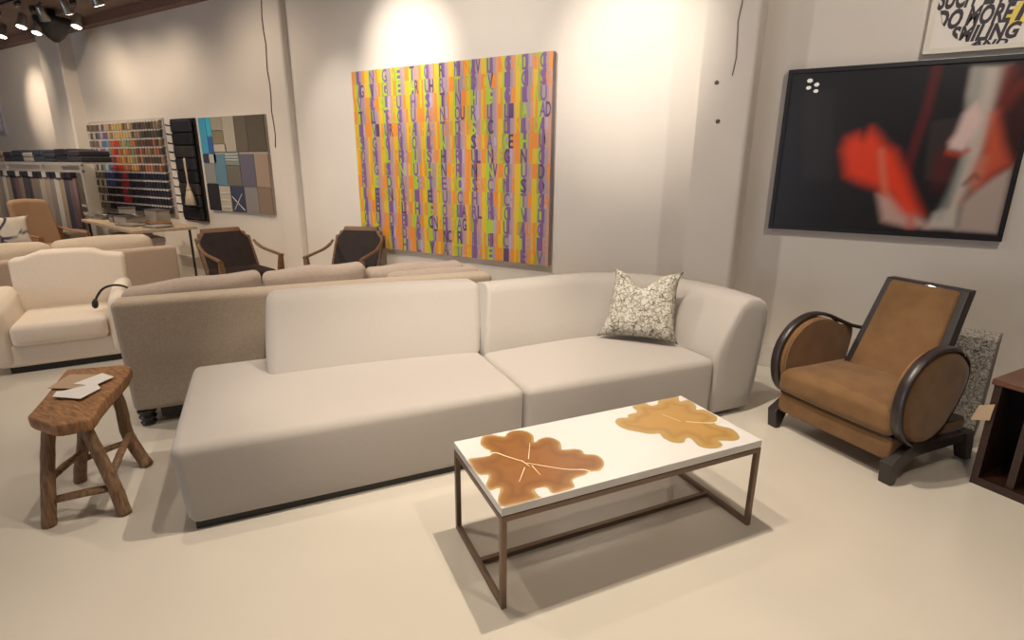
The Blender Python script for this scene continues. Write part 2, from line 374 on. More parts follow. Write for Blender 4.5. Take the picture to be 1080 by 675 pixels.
LS = [(0.095, 0.439), (0.124, 0.489), (0.163, 0.492), (0.206, 0.453), (0.23, 0.475), (0.272, 0.485), (0.312, 0.458), (0.322, 0.414), (0.3, 0.36), (0.334, 0.376), (0.375, 0.374), (0.398, 0.328), (0.384, 0.284), (0.376, 0.26), (0.423, 0.247), (0.444, 0.224), (0.44, 0.195), (0.474, 0.174), (0.482, 0.139), (0.465, 0.098), (0.427, 0.069), (0.385, 0.076), (0.36, 0.064), (0.304, 0.057), (0.29, 0.022), (0.275, 0.008), (0.198, 0.007), (0.194, 0.044), (0.177, 0.055), (0.149, 0.053), (0.145, 0.016), (0.143, 0.003), (0.014, 0.003), (0.007, 0.048), (0.041, 0.11), (0.003, 0.112), (0.003, 0.149), (0.024, 0.18), (0.035, 0.207), (0.003, 0.228), (0.003, 0.317), (0.015, 0.343), (0.085, 0.332), (0.108, 0.365), (0.095, 0.396)]
RS = [(0.707, 0.378), (0.744, 0.408), (0.788, 0.397), (0.806, 0.421), (0.862, 0.428), (0.873, 0.481), (0.909, 0.492), (0.957, 0.492), (0.962, 0.46), (1.003, 0.459), (1.034, 0.492), (1.1, 0.492), (1.155, 0.492), (1.124, 0.443), (1.172, 0.439), (1.161, 0.374), (1.131, 0.336), (1.167, 0.32), (1.161, 0.234), (1.103, 0.192), (1.117, 0.156), (1.135, 0.119), (1.112, 0.06), (1.067, 0.04), (1.006, 0.067), (0.997, 0.038), (0.963, 0.022), (0.916, 0.035), (0.896, 0.069), (0.912, 0.127), (0.893, 0.136), (0.858, 0.112), (0.818, 0.13), (0.808, 0.179), (0.819, 0.215), (0.781, 0.227), (0.74, 0.27), (0.706, 0.313)]
from mathutils.geometry import delaunay_2d_cdt
def slab(outline, c, veins, m):
    C = [Vector((min(max(p.x, .002), LT-.002), min(max(p.y, .002), WT-.002))) for p in catmull([(x, y, 0) for x, y in outline], 3, True)]
    n = len(C); xs = [p.x for p in C]; ys = [p.y for p in C]
    pts = list(C); g = .009; x = min(xs)
    while x < max(xs):
        y = min(ys)
        while y < max(ys): pts.append(Vector((x+.0007*sin(y*900), y+.0007*cos(x*900)))); y += g
        x += g
    vo, eo, fo_, _, _, _ = delaunay_2d_cdt(pts, [(i, (i+1) % n) for i in range(n)], [list(range(n))], 1, 1e-5)
    def dist(p):
        best = 9
        for i in range(n):
            a_, b_ = C[i], C[(i+1) % n]
            if a_.x in (.002, LT-.002) and b_.x == a_.x or a_.y in (.002, WT-.002) and b_.y == a_.y: continue
            d = b_-a_; L2 = d.length_squared or 1e-9; t = min(1, max(0, (p-a_).dot(d)/L2)); best = min(best, (p-a_-d*t).length)
        return best
    cols = [min(1, dist(v)/.07) for v in vo]
    b = MB(); b.add([(v.x, v.y, HT+.0006) for v in vo], fo_, 0, False); o = b.build('wood_slice_inlay', m, tb)
    ca = o.data.color_attributes.new('depth', 'FLOAT_COLOR', 'POINT')
    for i, cval in enumerate(cols): ca.data[i].color = (cval, cval, cval, 1)
    for pts, wd in veins:
        vb = MB()
        P = catmull([(x, y, 0) for x, y in pts], 5)
        for i in range(len(P)-1):
            d = (P[i+1]-P[i]).normalized(); nn = Vector((-d.y, d.x, 0)); w0 = wd*(1-.6*i/len(P))/2; w1 = wd*(1-.6*(i+1)/len(P))/2
            z = Vector((0, 0, HT+.0011))
            vb.add([P[i]+nn*w0+z, P[i]-nn*w0+z, P[i+1]-nn*w1+z, P[i+1]+nn*w1+z], [(0, 1, 2, 3)])
        vb.build('vein', M['vein'], o)
slab(LS, (.19, .233), [([(.085, .332), (.12, .345), (.15, .30), (.19, .245)], .007), ([(.39, .077), (.37, .10), (.31, .13), (.2, .225)], .006), ([(.19, .25), (.20, .20)], .004), ([(.18, .2), (.12, .12)], .003), ([(.21, .2), (.21, .13)], .003), ([(.22, .25), (.28, .36)], .003)], M['slice'])
slab(RS, (.99, .26), [([(1.165, .235), (1.12, .20), (1.06, .22), (1.0, .26)], .008), ([(.98, .27), (.95, .36)], .003)], M['slice_lit'])

# ================================================================== taupe sofa (seen from behind)
T0 = (.36, 3.9)
ts = thing('taupe_sofa', 'taupe linen sofa with its back turned, behind the cream sectional', 'sofa', UV(*T0), A)
def LT2(u, v, z): return (u-T0[0], v-T0[1], z)
def tfn(x, y, z): return LT2(x-.025*(z-.1)/.65*(1 if x < 0 else -.2), y+.02*(z/.7), z)
MB().soft(-.785, 1.46, 3.545, 3.72, .10, .752, .035, (.0, .006, .004), tfn, n=10).build('backrest', M['tan'], ts)
MB().soft(-.785, -.62, 3.70, 4.42, .10, .60, .04, (.006, 0, .004), tfn).build('armrest', M['tan'], ts)
MB().soft(1.31, 1.46, 3.70, 4.42, .10, .60, .04, (.006, 0, .004), tfn).build('armrest', M['tan'], ts)
MB().soft(-.60, 1.31, 3.70, 4.40, .10, .28, .02, (0, 0, 0), LT2).build('seat_frame', M['tan'], ts)
MB().box(-.66-T0[0], 1.4-T0[0], 3.60-T0[1], 4.35-T0[1], .035, .10).build('plinth', M['dark'], ts)
for i in range(3):
    a0 = -.60+i*.637
    MB().soft(a0, a0+.632, 3.84, 4.41, .28, .46, .05, (0, .005, .02), LT2).build('seat_cushion', M['tanc'], ts)
for (a0, a1, z0, z1, sag) in ((-.79, -.04, .50, .825, .05), (-.03, .62, .48, .835, .02), (.63, 1.33, .50, .80, .0)):
    def cf(x, y, z, a0=a0, a1=a1, sag=sag):
        t = (x-a0)/(a1-a0); return LT2(x, y+.08*(z-.5), z-(sag*(1-t)+.006*sin(t*11)) * (1 if z > .6 else 0))
    MB().soft(a0, a1, 3.73, 3.92, z0, z1, .045, (.005, .02, .012), cf, n=9).build('back_cushion', M['tanc'], ts)
MB().soft(.75, 1.42, 3.70, 3.90, .68, .775, .04, (.01, .02, .01), LT2, n=8).build('bolster', M['tanc'], ts)
for (u, v) in ((-.73, 3.60), (1.4, 3.60), (-.73, 4.34), (1.4, 4.34)):
    MB().lathe([(.02, 0), (.038, .008), (.042, .02), (.030, .032), (.045, .045), (.048, .055), (.032, .068), (.05, .08), (.052, .092), (.04, .10)], LT2(u, v, 0), 18).build('bun_foot', M['dark'], ts)

# ================================================================== suede club armchair
O1 = UV(0, 0)+Vector((.082, 3.198, 0)); RZ = A-pi   # local x = -? set below
ch = thing('suede_armchair', 'brown suede armchair with curved black wood arms beside the cream sofa', 'armchair', (.082, 3.198, 0), A-pi/2)
# local frame: x' = viewer right (-V), y' = depth (+U)
def RB(mb): return mb
MB().soft(-.325, .325, .0, .62, .11, .228, .015, (0, .004, 0)).build('seat_base', M['suede'], ch)
MB().box(-.322, .322, .004, .6, .226, .237).build('black_rail', M['ebony'], ch)  # thin black strip between seat base and cushion
def cu(x, y, z): return (x*(1.0+.06*max(0, 1-(y+.03)/.2)), y, z+.02*(1-(x/.33)**2)*(1 if z > .3 else 0))
MB().soft(-.315, .315, -.03, .52, .237, .375, .045, (.004, .012, .022), cu, n=9).build('seat_cushion', M['suede'], ch)
armtop = [(.10, .205), (.03, .25), (-.02, .32), (-.04, .42), (-.02, .52), (.045, .605), (.13, .65), (.22, .665), (.32, .65), (.41, .612), (.47, .585), (.53, .57)]
armpan = [(.10, .215), (.03, .26), (-.015, .33), (-.034, .42), (-.014, .515), (.05, .598), (.13, .642), (.22, .656), (.31, .642), (.39, .604), (.45, .55), (.462, .47), (.42, .36), (.35, .26), (.27, .205), (.18, .19)]
for sx in (-1, 1):
    P = [(p.x, p.y) for p in catmull([(a, b, 0) for a, b in armpan], 4, True)]
    cy = sum(a for a, b in P)/len(P); cz = sum(b for a, b in P)/len(P)
    rg = []
    for xo, sc in ((.300, .90), (.303, .97), (.308, 1), (.352, 1), (.362, .96), (.368, .8), (.370, .4)):
        rg.append([(sx*xo, cy+(a-cy)*sc, cz+(b-cz)*sc) for a, b in P])
    MB().loft(rg).build('arm_panel', M['suede'], ch)
    T = catmull([(a, b, 0) for a, b in armtop], 5); rg = []
    n = len(T)
    for i, p_ in enumerate(T):
        t = (T[min(i+1, n-1)]-T[max(i-1, 0)]).normalized(); nn = Vector((-t.y, t.x, 0))
        f = i/(n-1); wd = .029*(1-.3*f); th = .011; xin = .095*max(0, (f-.70)/.30)**1.3
        c = p_+nn*.008
        rg.append([(sx*(.346-xin)+dx*wd, c.x+nn.x*dn*th, c.y+nn.y*dn*th) for dx, dn in ((-1, -.6), (-1, .3), (-.75, .85), (0, 1), (.75, .85), (1, .3), (1, -.6), (0, -1))])
    MB().loft(rg).build('arm_frame', M['ebony'], ch)
    B = catmull([(.40, .615, 0), (.458, .56, 0), (.472, .47, 0), (.432, .355, 0), (.36, .25, 0), (.275, .192, 0), (.18, .176, 0), (.09, .20, 0)], 5)
    MB().tube([(sx*.345, p_.x, p_.y) for p_ in B], .012, 8).build('arm_trim', M['ebony'], ch)
for sx in (-1, 1): MB().prism([(p_.x, p_.y) for p_ in catmull([(.10, .23, 0), (.02, .28, 0), (-.02, .38, 0), (-.005, .51, 0), (.055, .59, 0), (.13, .636, 0), (.22, .650, 0), (.31, .637, 0), (.40, .602, 0), (.51, .565, 0), (.50, .40, 0), (.46, .24, 0)], 4, True)], sx*.294, sx*.304, 'x').build('inner_arm_panel', M['suede'], ch)
# back
def bk(x, y, z):
    t = (z-.30)/.585; return (x*(1+.16*(1-t))-.012*t, y+.265*t, z)
MB().box(-.213, .213, .365, .43, .30, .885, fn=bk).build('back_frame', M['ebony'], ch, bevel=.006)
MB().soft(-.178, .178, .345, .39, .31, .875, .02, (0, .008, 0), bk).build('back_cushion', M['suede'], ch)
for sx in (-1, 1):
    lp0 = ((-.012, 0), (.022, 0), (.062, .085), (.14, .125), (.62, .12), (.62, .165), (.30, .18), (.12, .205), (-.03, .115))
    MB().loft([[(sx*.305, y, z) for y, z in lp0], [(sx*.365, y, z) for y, z in lp0]], smooth=False).build('leg', M['ebony'], ch, bevel=.004)
    MB().loft([[(sx*(.31), .62, .0), (sx*.365, .62, 0), (sx*.365, .67, 0), (sx*.31, .67, 0)], [(sx*.30, .55, .17), (sx*.37, .55, .17), (sx*.37, .63, .17), (sx*.30, .63, .17)]], smooth=False).build('leg', M['ebony'], ch)

# ================================================================== dark open cabinet at right, tag on it
cab = thing('dark_cabinet', 'dark wood open-front cabinet cut off at the right edge, beside the suede armchair', 'cabinet', (.716, 3.24, 0), A-pi/2+radians(4))
MB().box(0, .75, 0, .42, .0, .04).build('base_panel', M['redw'], cab)
MB().box(0, .03, 0, .42, .04, .52).build('side_panel', M['redw'], cab)
MB().box(.72, .75, 0, .42, .04, .52).build('side_panel', M['redw'], cab)
MB().box(.03, .72, .39, .42, .04, .52).build('back_panel', M['redw'], cab)
MB().box(.13, .16, 0.02, .39, .04, .52).build('divider', M['redw'], cab)
MB().box(-.01, .76, -.01, .43, .52, .548).build('cabinet_top', [M['redtop']], cab, bevel=.003)
tagc = MB().add([(0, 0, 0), (.075, 0, .03), (.08, .0, .115), (.02, .0, .085), (0, .002, 0), (.075, .002, .03), (.08, .002, .115), (.02, .002, .085)], [(0, 1, 2, 3), (7, 6, 5, 4), (0, 4, 5, 1), (1, 5, 6, 2), (2, 6, 7, 3), (3, 7, 4, 0)]).build('price_card', M['kraft'])
tagc.location = (.665, 3.262, .315); tagc.rotation_euler = (0, 0, A-pi/2)
tag(tagc, 'small blank kraft card hanging at the corner of the dark cabinet', 'card')
pd = thing('mosaic_pedestal', 'grey speckled pedestal standing behind the suede armchair against the wall', 'pedestal', (.79, 3.93, 0), radians(-14))
MB().box(-.13, .045, -.10, .12, .02, .59, 0).build('column', M['mosaic'], pd, bevel=.004)
MB().box(.046, .052, -.10, .12, .02, .59).build('side_panel', flat((.20, .17, .14)), pd)
MB().box(-.12, .04, -.09, .11, 0, .02).build('base', M['dark'], pd)

# ================================================================== wooden stool with papers
st = thing('wooden_stool', 'rustic reclaimed wood stool with splayed legs, left of the cream sofa', 'stool', (-2.85, 1.0, 0))
so = Vector((-2.85, 1.0, 0))
pol = [(-2.79, .762), (-2.61, .79), (-2.575, .90), (-2.64, .955), (-3.0, 1.245), (-3.07, 1.29), (-3.15, 1.295), (-3.315, 1.105), (-3.28, 1.08), (-2.82, .772)]
P = []
for i in range(len(pol)):
    a0, b0 = Vector(pol[i]), Vector(pol[(i+1) % len(pol)])
    for k in range(4):
        q_ = a0.lerp(b0, .06+k*.29); P.append((q_.x-so.x, q_.y-so.y))
cx_ = sum(a for a, b in P)/len(P); cy_ = sum(b for a, b in P)/len(P)
rg = []
for z, sc in ((.414, .9), (.415, .97), (.422, .99), (.44, 1), (.462, 1), (.469, .992), (.471, .975), (.4705, .7), (.470, .3)):
    rg.append([(cx_+(a-cx_)*sc+.003*sin(i*.9)*(z > .42), cy_+(b-cy_)*sc+.003*cos(i*1.3), z+.003*sin(i*.7)) for i, (a, b) in enumerate(P)])
MB().loft(rg).build('seat', M['stool'], st)
def leg(pts, rad):
    pp = catmull(pts, 6); n = len(pp); rr = [(rad[0]+(rad[1]-rad[0])*i/(n-1))*(1+.025*sin(i*1.7)) for i in range(n)]
    MB().tube([p-so for p in pp], rr, 9).build('leg', M['stoolleg'], st)
leg([(-2.725, .725, 0), (-2.722, .748, .15), (-2.74, .78, .3), (-2.745, .81, .43)], (.028, .025))
leg([(-2.545, .935, 0), (-2.57, .93, .12), (-2.62, .915, .28), (-2.672, .90, .43)], (.029, .024))
leg([(-3.01, .955, 0), (-2.965, .955, .1), (-2.945, .975, .2), (-2.96, 1.0, .3), (-2.98, 1.02, .43)], (.028, .024))
leg([(-2.885, 1.20, 0), (-2.935, 1.175, .12), (-2.955, 1.165, .2), (-2.945, 1.16, .32), (-2.96, 1.15, .43)], (.03, .026))
def strt(a, b, r=.017): MB().tube([Vector(a)-so, (Vector(a)+Vector(b))/2-so+Vector((0, 0, .004)), Vector(b)-so], [r, r*1.1, r], 8, .75).build('stretcher', M['stoolleg'], st)
strt((-2.722, .75, .11), (-2.575, .93, .125), .02); strt((-2.724, .755, .20), (-2.95, .97, .17)); strt((-2.95, .965, .13), (-2.94, 1.17, .14)); strt((-2.585, .925, .17), (-2.94, 1.17, .18))
def sheet(name, pts, z, m, label, th=.002, curl=0):
    b = MB(); n = len(pts); b.add([(x, y, z+curl*(i % 2)) for i, (x, y) in enumerate(pts)]+[(x, y, z+th+curl*(i % 2)) for i, (x, y) in enumerate(pts)], [list(range(n))[::-1], list(range(n, 2*n))]+[(i, (i+1) % n, n+(i+1) % n, n+i) for i in range(n)])
    c = (sum(p[0] for p in pts)/n, sum(p[1] for p in pts)/n, z)
    return tag(b.build(name, m, loc=c), label, 'paper')
sheet('brochure', [(-3.08, .935), (-3.20, 1.07), (-3.07, 1.15), (-2.955, 1.01)], .476, M['kraft'], 'brown folded brochure lying on the wooden stool')
sheet('paper_sheet', [(-3.035, 1.02), (-3.075, 1.16), (-2.97, 1.165), (-2.925, 1.06)], .479, M['paper'], 'white paper sheet on top of the brown brochure, towards the sofa side of the stool')
sheet('paper_sheet', [(-2.985, .935), (-2.965, .955), (-2.95, 1.08), (-2.86, 1.06), (-2.80, .955), (-2.93, .90)], .482, M['paper'], 'white folded flyer at the near edge of the papers on the stool')

# ================================================================== white club chair
fd = Vector((.88, -.475, 0)).normalized(); WZ = math.atan2(fd.x, -fd.y)   # local -y = facing
wc = thing('ivory_armchair', 'ivory upholstered armchair with serpentine back at the left, left of the taupe sofa', 'armchair', (-4.87, 1.635, 0), WZ)
# local x = viewer right, y = depth
MB().box(-.335, .335, .02, .62, 0, .045).build('plinth', M['dark'], wc)
MB().soft(-.345, .345, .0, .66, .045, .215, .03, (0, .004, 0)).build('seat_base', M['white'], wc)
MB().soft(-.285, .285, -.035, .56, .205, .362, .04, (.003, .01, .018)).build('seat_cushion', M['white'], wc)
for sx in (-1, 1):
    def af(x, y, z, sx=sx):
        t = max(0, (z-.05)/.5); u = max(0, y/.6); return (x+sx*.05*t*t, y-.02*t, z+.05*u*(z > .4))
    a0, a1 = (.275, .405) if sx > 0 else (-.425, -.275)
    MB().soft(a0, a1, -.01, .66, .045, .50, .062, (.01, .006, .01), af).build('armrest', M['white'], wc)
def wb(x, y, z):
    t = max(0, (z-.4)/.4); s = abs(x-.02)/.40
    bump_ = .04*(1-sstep(.38, .66, s)) if z > .55 else 0
    return (x*(1+.04*t), y+.10*t, z+bump_*t-.03*s**3*t)
MB().soft(-.33, .40, .53, .70, .25, .765, .03, (.0, .02, .0), wb, n=12).build('backrest', M['white'], wc)
cd = MB().tube(catmull([(-4.80, 2.14, .50), (-4.86, 2.09, .545), (-4.9, 2.03, .555), (-4.93, 1.975, .53), (-4.93, 1.93, .48), (-4.92, 1.905, .44)], 6), .009, 8)
cd.tube([(-4.925, 1.915, .465), (-4.92, 1.905, .44), (-4.915, 1.9, .412), (-4.91, 1.898, .395)], [.012, .022, .022, .01], 10)
tag(cd.build('black_strap', M['dark'], loc=(-4.9, 2.0, .4)), 'thin black curved cord with a thick end hanging over the ivory armchair arm', 'cord')

# ================================================================== sand coloured sofa behind, seen from the back
RA = radians(80)
rs = thing('sand_sofa', 'sand coloured sofa seen from behind, beyond the ivory armchair', 'sofa', (-5.95, 2.2, 0), RA)
# local x along back (towards the wall), y = away from camera
MB().soft(-1.0, .86, 0, .16, .06, .675, .03, (0, .004, .003)).build('backrest', M['rose'], rs)
MB().soft(-1.0, .86, .15, .85, .06, .40, .04).build('seat', M['rose'], rs)
MB().soft(.72, .86, .15, .85, .06, .56, .04).build('armrest', M['rose'], rs)
MB().soft(-1.0, -.86, .15, .85, .06, .56, .04).build('armrest', M['rose'], rs)
MB().box(-.95, .8, .03, .8, 0, .06).build('plinth', M['dark'], rs)
for a0, a1 in ((-.86, -.095), (-.085, .72)):
    MB().soft(a0, a1, .17, .36, .42, .78, .07, (.01, .03, .02), lambda x, y, z: (x, y+.1*(z-.4), z)).build('back_cushion', M['rosec'], rs)

# ================================================================== two walnut and leather armchairs
def wood_chair(label, loc, rz):
    t = thing('walnut_armchair', label, 'armchair', loc, rz, 'open-arm leather chairs behind the taupe sofa')
    w_ = .27
    def rec(x, y, z): return (x, y+.22*(z-.42)/.42, z)
    out = [(-w_, .36), (-w_, .745), (-w_+.035, .76), (-w_+.04, .79), (-w_+.075, .80), (-w_+.085, .835), (w_-.085, .835), (w_-.075, .80), (w_-.04, .79), (w_-.035, .76), (w_, .745), (w_, .36)]
    b = MB(); b.prism(out, .40, .445, 'y'); b.v = [rec(*v) for v in b.v]; b.build('back_frame', M['oak'], t)
    inn = [(-w_+.03, .40), (-w_+.03, .725), (-w_+.075, .775), (-w_+.09, .80), (w_-.09, .80), (w_-.075, .775), (w_-.03, .725), (w_-.03, .40)]
    b = MB(); b.prism(inn, .385, .41, 'y'); b.v = [rec(*v) for v in b.v]; b.build('back_pad', M['leather'], t)
    MB().soft(-w_+.02, w_-.02, -.04, .44, .38, .455, .03, (0, .004, .015)).build('seat', M['leather'], t)
    MB().box(-w_, w_, -.03, .44, .33, .38).build('seat_frame', M['oak'], t)
    for sx in (-1, 1):
        MB().tube(catmull([(sx*(w_+.005), .50, .70), (sx*(w_+.01), .44, .665), (sx*(w_+.02), .32, .63), (sx*(w_+.025), .1, .61), (sx*(w_+.03), -.06, .597)], 5), [.016]*5+[.02]*16, 8, .7).build('arm', M['oak'], t)
        MB().loft([[(sx*(w_+.01)+a*.022, -.03+b_*.022, 0) for a, b_ in ((-1, -1), (1, -1), (1, 1), (-1, 1))], [(sx*(w_+.01)+a*.03, -.03+b_*.03, .38) for a, b_ in ((-1, -1), (1, -1), (1, 1), (-1, 1))], [(sx*(w_+.025)+a*.018, -.04+b_*.018, .60) for a, b_ in ((-1, -1), (1, -1), (1, 1), (-1, 1))]], smooth=False).build('leg', M['oak'], t)
        MB().loft([[(sx*(w_-.02)+a*.02, .52+b_*.02, 0) for a, b_ in ((-1, -1), (1, -1), (1, 1), (-1, 1))], [(sx*(w_-.02)+a*.025, .42+b_*.025, .40) for a, b_ in ((-1, -1), (1, -1), (1, 1), (-1, 1))]], smooth=False).build('leg', M['oak'], t)
    return t
f1 = Vector((.98, -.18, 0)); wood_chair('walnut armchair with clipped back corners, below the wall sample boards', (-4.97, 3.29, 0), math.atan2(f1.x, -f1.y))
f2 = Vector((.36, -.93, 0)); wood_chair('walnut armchair with clipped back corners, just left of the striped painting', (-4.27, 3.74, 0), math.atan2(f2.x, -f2.y))

# ================================================================== striped letter painting
def textmesh(txt, shear=0.0, offset=.02):
    cu_ = bpy.data.curves.new('t', 'FONT'); cu_.body = txt; cu_.shear = shear; cu_.offset = offset; cu_.resolution_u = 3
    o = bpy.data.objects.new('t', cu_); COL.objects.link(o); dg = bpy.context.evaluated_depsgraph_get(); dg.update()
    me = bpy.data.meshes.new_from_object(o.evaluated_get(dg)); vs = [v.co.copy() for v in me.vertices]; fs = [list(p_.vertices) for p_ in me.polygons]
    bpy.data.objects.remove(o); bpy.data.curves.remove(cu_); bpy.data.meshes.remove(me)
    x0 = min(v.x for v in vs); x1 = max(v.x for v in vs); y0 = min(v.y for v in vs); y1 = max(v.y for v in vs)
    return [((v.x-x0)/(x1-x0), (v.y-y0)/(y1-y0)) for v in vs], fs
PX0, PX1, PZ0, PZ1 = -4.612, -2.275, .605, 2.405; PY = WY-.055
pt = thing('striped_painting', 'large canvas of orange, green and purple stripes and tall letters on the wall', 'painting', ((PX0+PX1)/2, WY, PZ0))
po = Vector(((PX0+PX1)/2, WY, PZ0))
MB().box(PX0-po.x, PX1-po.x, PY-WY, -.004, 0, PZ1-PZ0).build('canvas', mat('canvas_edge', (.30, .24, .24), .8), pt)
PC = {'y': (.66, .44, .02), 'o': (.72, .25, .03), 'g': (.36, .50, .04), 'G': (.30, .34, .05), 'm': (.36, .27, .30), 'k': (.56, .29, .19), 'p': (.20, .09, .27), 'P': (.11, .055, .14), 'l': (.42, .36, .48)}
keys = list(PC); pm = [mat('paint_'+str(i), PC[k], .55) for i, k in enumerate(keys)]
b = MB(); NC, NR = 13, 14; cw = (PX1-PX0)/NC; rh = (PZ1-PZ0)/NR; rnd = random.Random(3)
glyphs = {c: textmesh(c) for c in 'TEUASICHGROVNLD'}
letters = MB()
for r in range(NR):
    for c in range(NC):
        x = PX0+c*cw-po.x; z = PZ1-(r+1)*rh-po.z
        seq = [('y', .13), ('o', .13), ('g', .24), ('p', .18), ('m', .18), ('k', .14)]
        if rnd.random() < .3: seq[0] = ('o', .16)
        if rnd.random() < .35: seq[1] = ('y', .13)
        if rnd.random() < .25: seq[2] = ('G', .2)
        if rnd.random() < .3: seq[3] = ('m', .15)
        if rnd.random() < .25: seq[4] = ('l', .15)
        if rnd.random() < .25: seq[5] = ('o', .21)
        ws = [w_*(.7+.6*rnd.random()) for k, w_ in seq]; tot = sum(ws); xx = x
        for (k, _), w_ in zip(seq, ws):
            x2 = xx+w_/tot*cw; b.add([(xx, PY-WY-.001, z), (x2, PY-WY-.001, z), (x2, PY-WY-.001, z+rh), (xx, PY-WY-.001, z+rh)], [(0, 1, 2, 3)], keys.index(k)); xx = x2
        g, fs = glyphs[rnd.choice(list(glyphs))]
        lx = x+cw*(.33+.06*rnd.random()); lw = cw*.34
        letters.add([(lx+u*lw, PY-WY-.0025, z+rh*(.02+.96*v)) for u, v in g], fs, keys.index(rnd.choice('Pppppg')))
        if rnd.random() < .45:
            g, fs = glyphs[rnd.choice(list(glyphs))]; lx = x+cw*(.62+.1*rnd.random())
            letters.add([(lx+u*lw*.8, PY-WY-.0025, z+rh*(.02+.96*v)) for u, v in g], fs, keys.index(rnd.choice('mkoP')))
        if rnd.random() < .4:
            g, fs = glyphs[rnd.choice(list(glyphs))]; lx = x+cw*(.02+.06*rnd.random())
            letters.add([(lx+u*lw*.8, PY-WY-.0025, z+rh*(.02+.96*v)) for u, v in g], fs, keys.index(rnd.choice('gyo')))
b.build('painted_face', pm, pt); letters.build('painted_letters', pm, pt)

# ================================================================== framed blurred red photograph
def sstep(a, b_, x):
    t = min(1, max(0, (x-a)/(b_-a))); return t*t*(3-2*t)
def blob(x, z, cx, cz, rx, rz, ang=0, soft=.5):
    dx, dz = x-cx, z-cz; a = radians(ang); u = (dx*cos(a)+dz*sin(a))/rx; v = (-dx*sin(a)+dz*cos(a))/rz
    return 1-sstep(1-soft, 1+soft, sqrt(u*u+v*v))
def band(x, z, pts, wd, soft):
    best = 9
    for (x0, z0), (x1, z1) in zip(pts, pts[1:]):
        L2 = (x1-x0)**2+(z1-z0)**2; t = min(1, max(0, ((x-x0)*(x1-x0)+(z-z0)*(z1-z0))/L2)); best = min(best, math.hypot(x-x0-t*(x1-x0), z-z0-t*(z1-z0)))
    return 1-sstep(wd-soft, wd+soft, best)
def mixc(a, b_, t): return tuple(p_*(1-t)+q_*t for p_, q_ in zip(a, b_))
def poly(x, z, pts, soft):
    n = len(pts); inside = False; best = 9
    for i in range(n):
        (x0, z0), (x1, z1) = pts[i], pts[(i+1) % n]
        if (z0 > z) != (z1 > z) and x < (x1-x0)*(z-z0)/(z1-z0)+x0: inside = not inside
        L2 = (x1-x0)**2+(z1-z0)**2; t = min(1, max(0, ((x-x0)*(x1-x0)+(z-z0)*(z1-z0))/L2)); best = min(best, math.hypot(x-x0-t*(x1-x0), z-z0-t*(z1-z0)))
    return sstep(-soft, soft, best if inside else -best)
P_HAND = [(-.089, 1.609), (-.072, 1.682), (-.012, 1.71), (.02, 1.68), (.06, 1.74), (.102, 1.70), (.15, 1.64), (.211, 1.60), (.291, 1.449), (.374, 1.284), (.417, 1.208), (.315, 1.215), (.224, 1.321), (.132, 1.373), (.036, 1.402), (-.042, 1.443)]
P_ARM = [(.155, 1.325), (.222, 1.339), (.353, 1.229), (.438, 1.172), (.471, 1.126), (.346, 1.118), (.209, 1.153)]
P_PALE = [(.514, 2.09), (.694, 2.077), (.672, 1.862), (.659, 1.648), (.641, 1.454), (.599, 1.281), (.609, 1.122), (.448, 1.118), (.48, 1.217), (.545, 1.261), (.562, 1.482), (.568, 1.705), (.519, 1.922)]
P_FACE = [(.52, 1.815), (.572, 1.877), (.616, 1.785), (.591, 1.677), (.561, 1.594), (.487, 1.611), (.48, 1.651), (.503, 1.706)]
P_BODY = [(.61, 1.112), (.61, 1.282), (.665, 1.37), (.726, 1.439), (.81, 1.52), (.817, 1.101)]
P_DARK = [(.671, 2.089), (.90, 2.10), (.90, 1.512), (.784, 1.506), (.717, 1.483), (.688, 1.594), (.702, 1.702), (.672, 1.862)]
P_WASH = [(.647, 1.81), (.68, 1.82), (.739, 1.647), (.797, 1.528), (.724, 1.45), (.657, 1.37), (.619, 1.426), (.652, 1.594)]
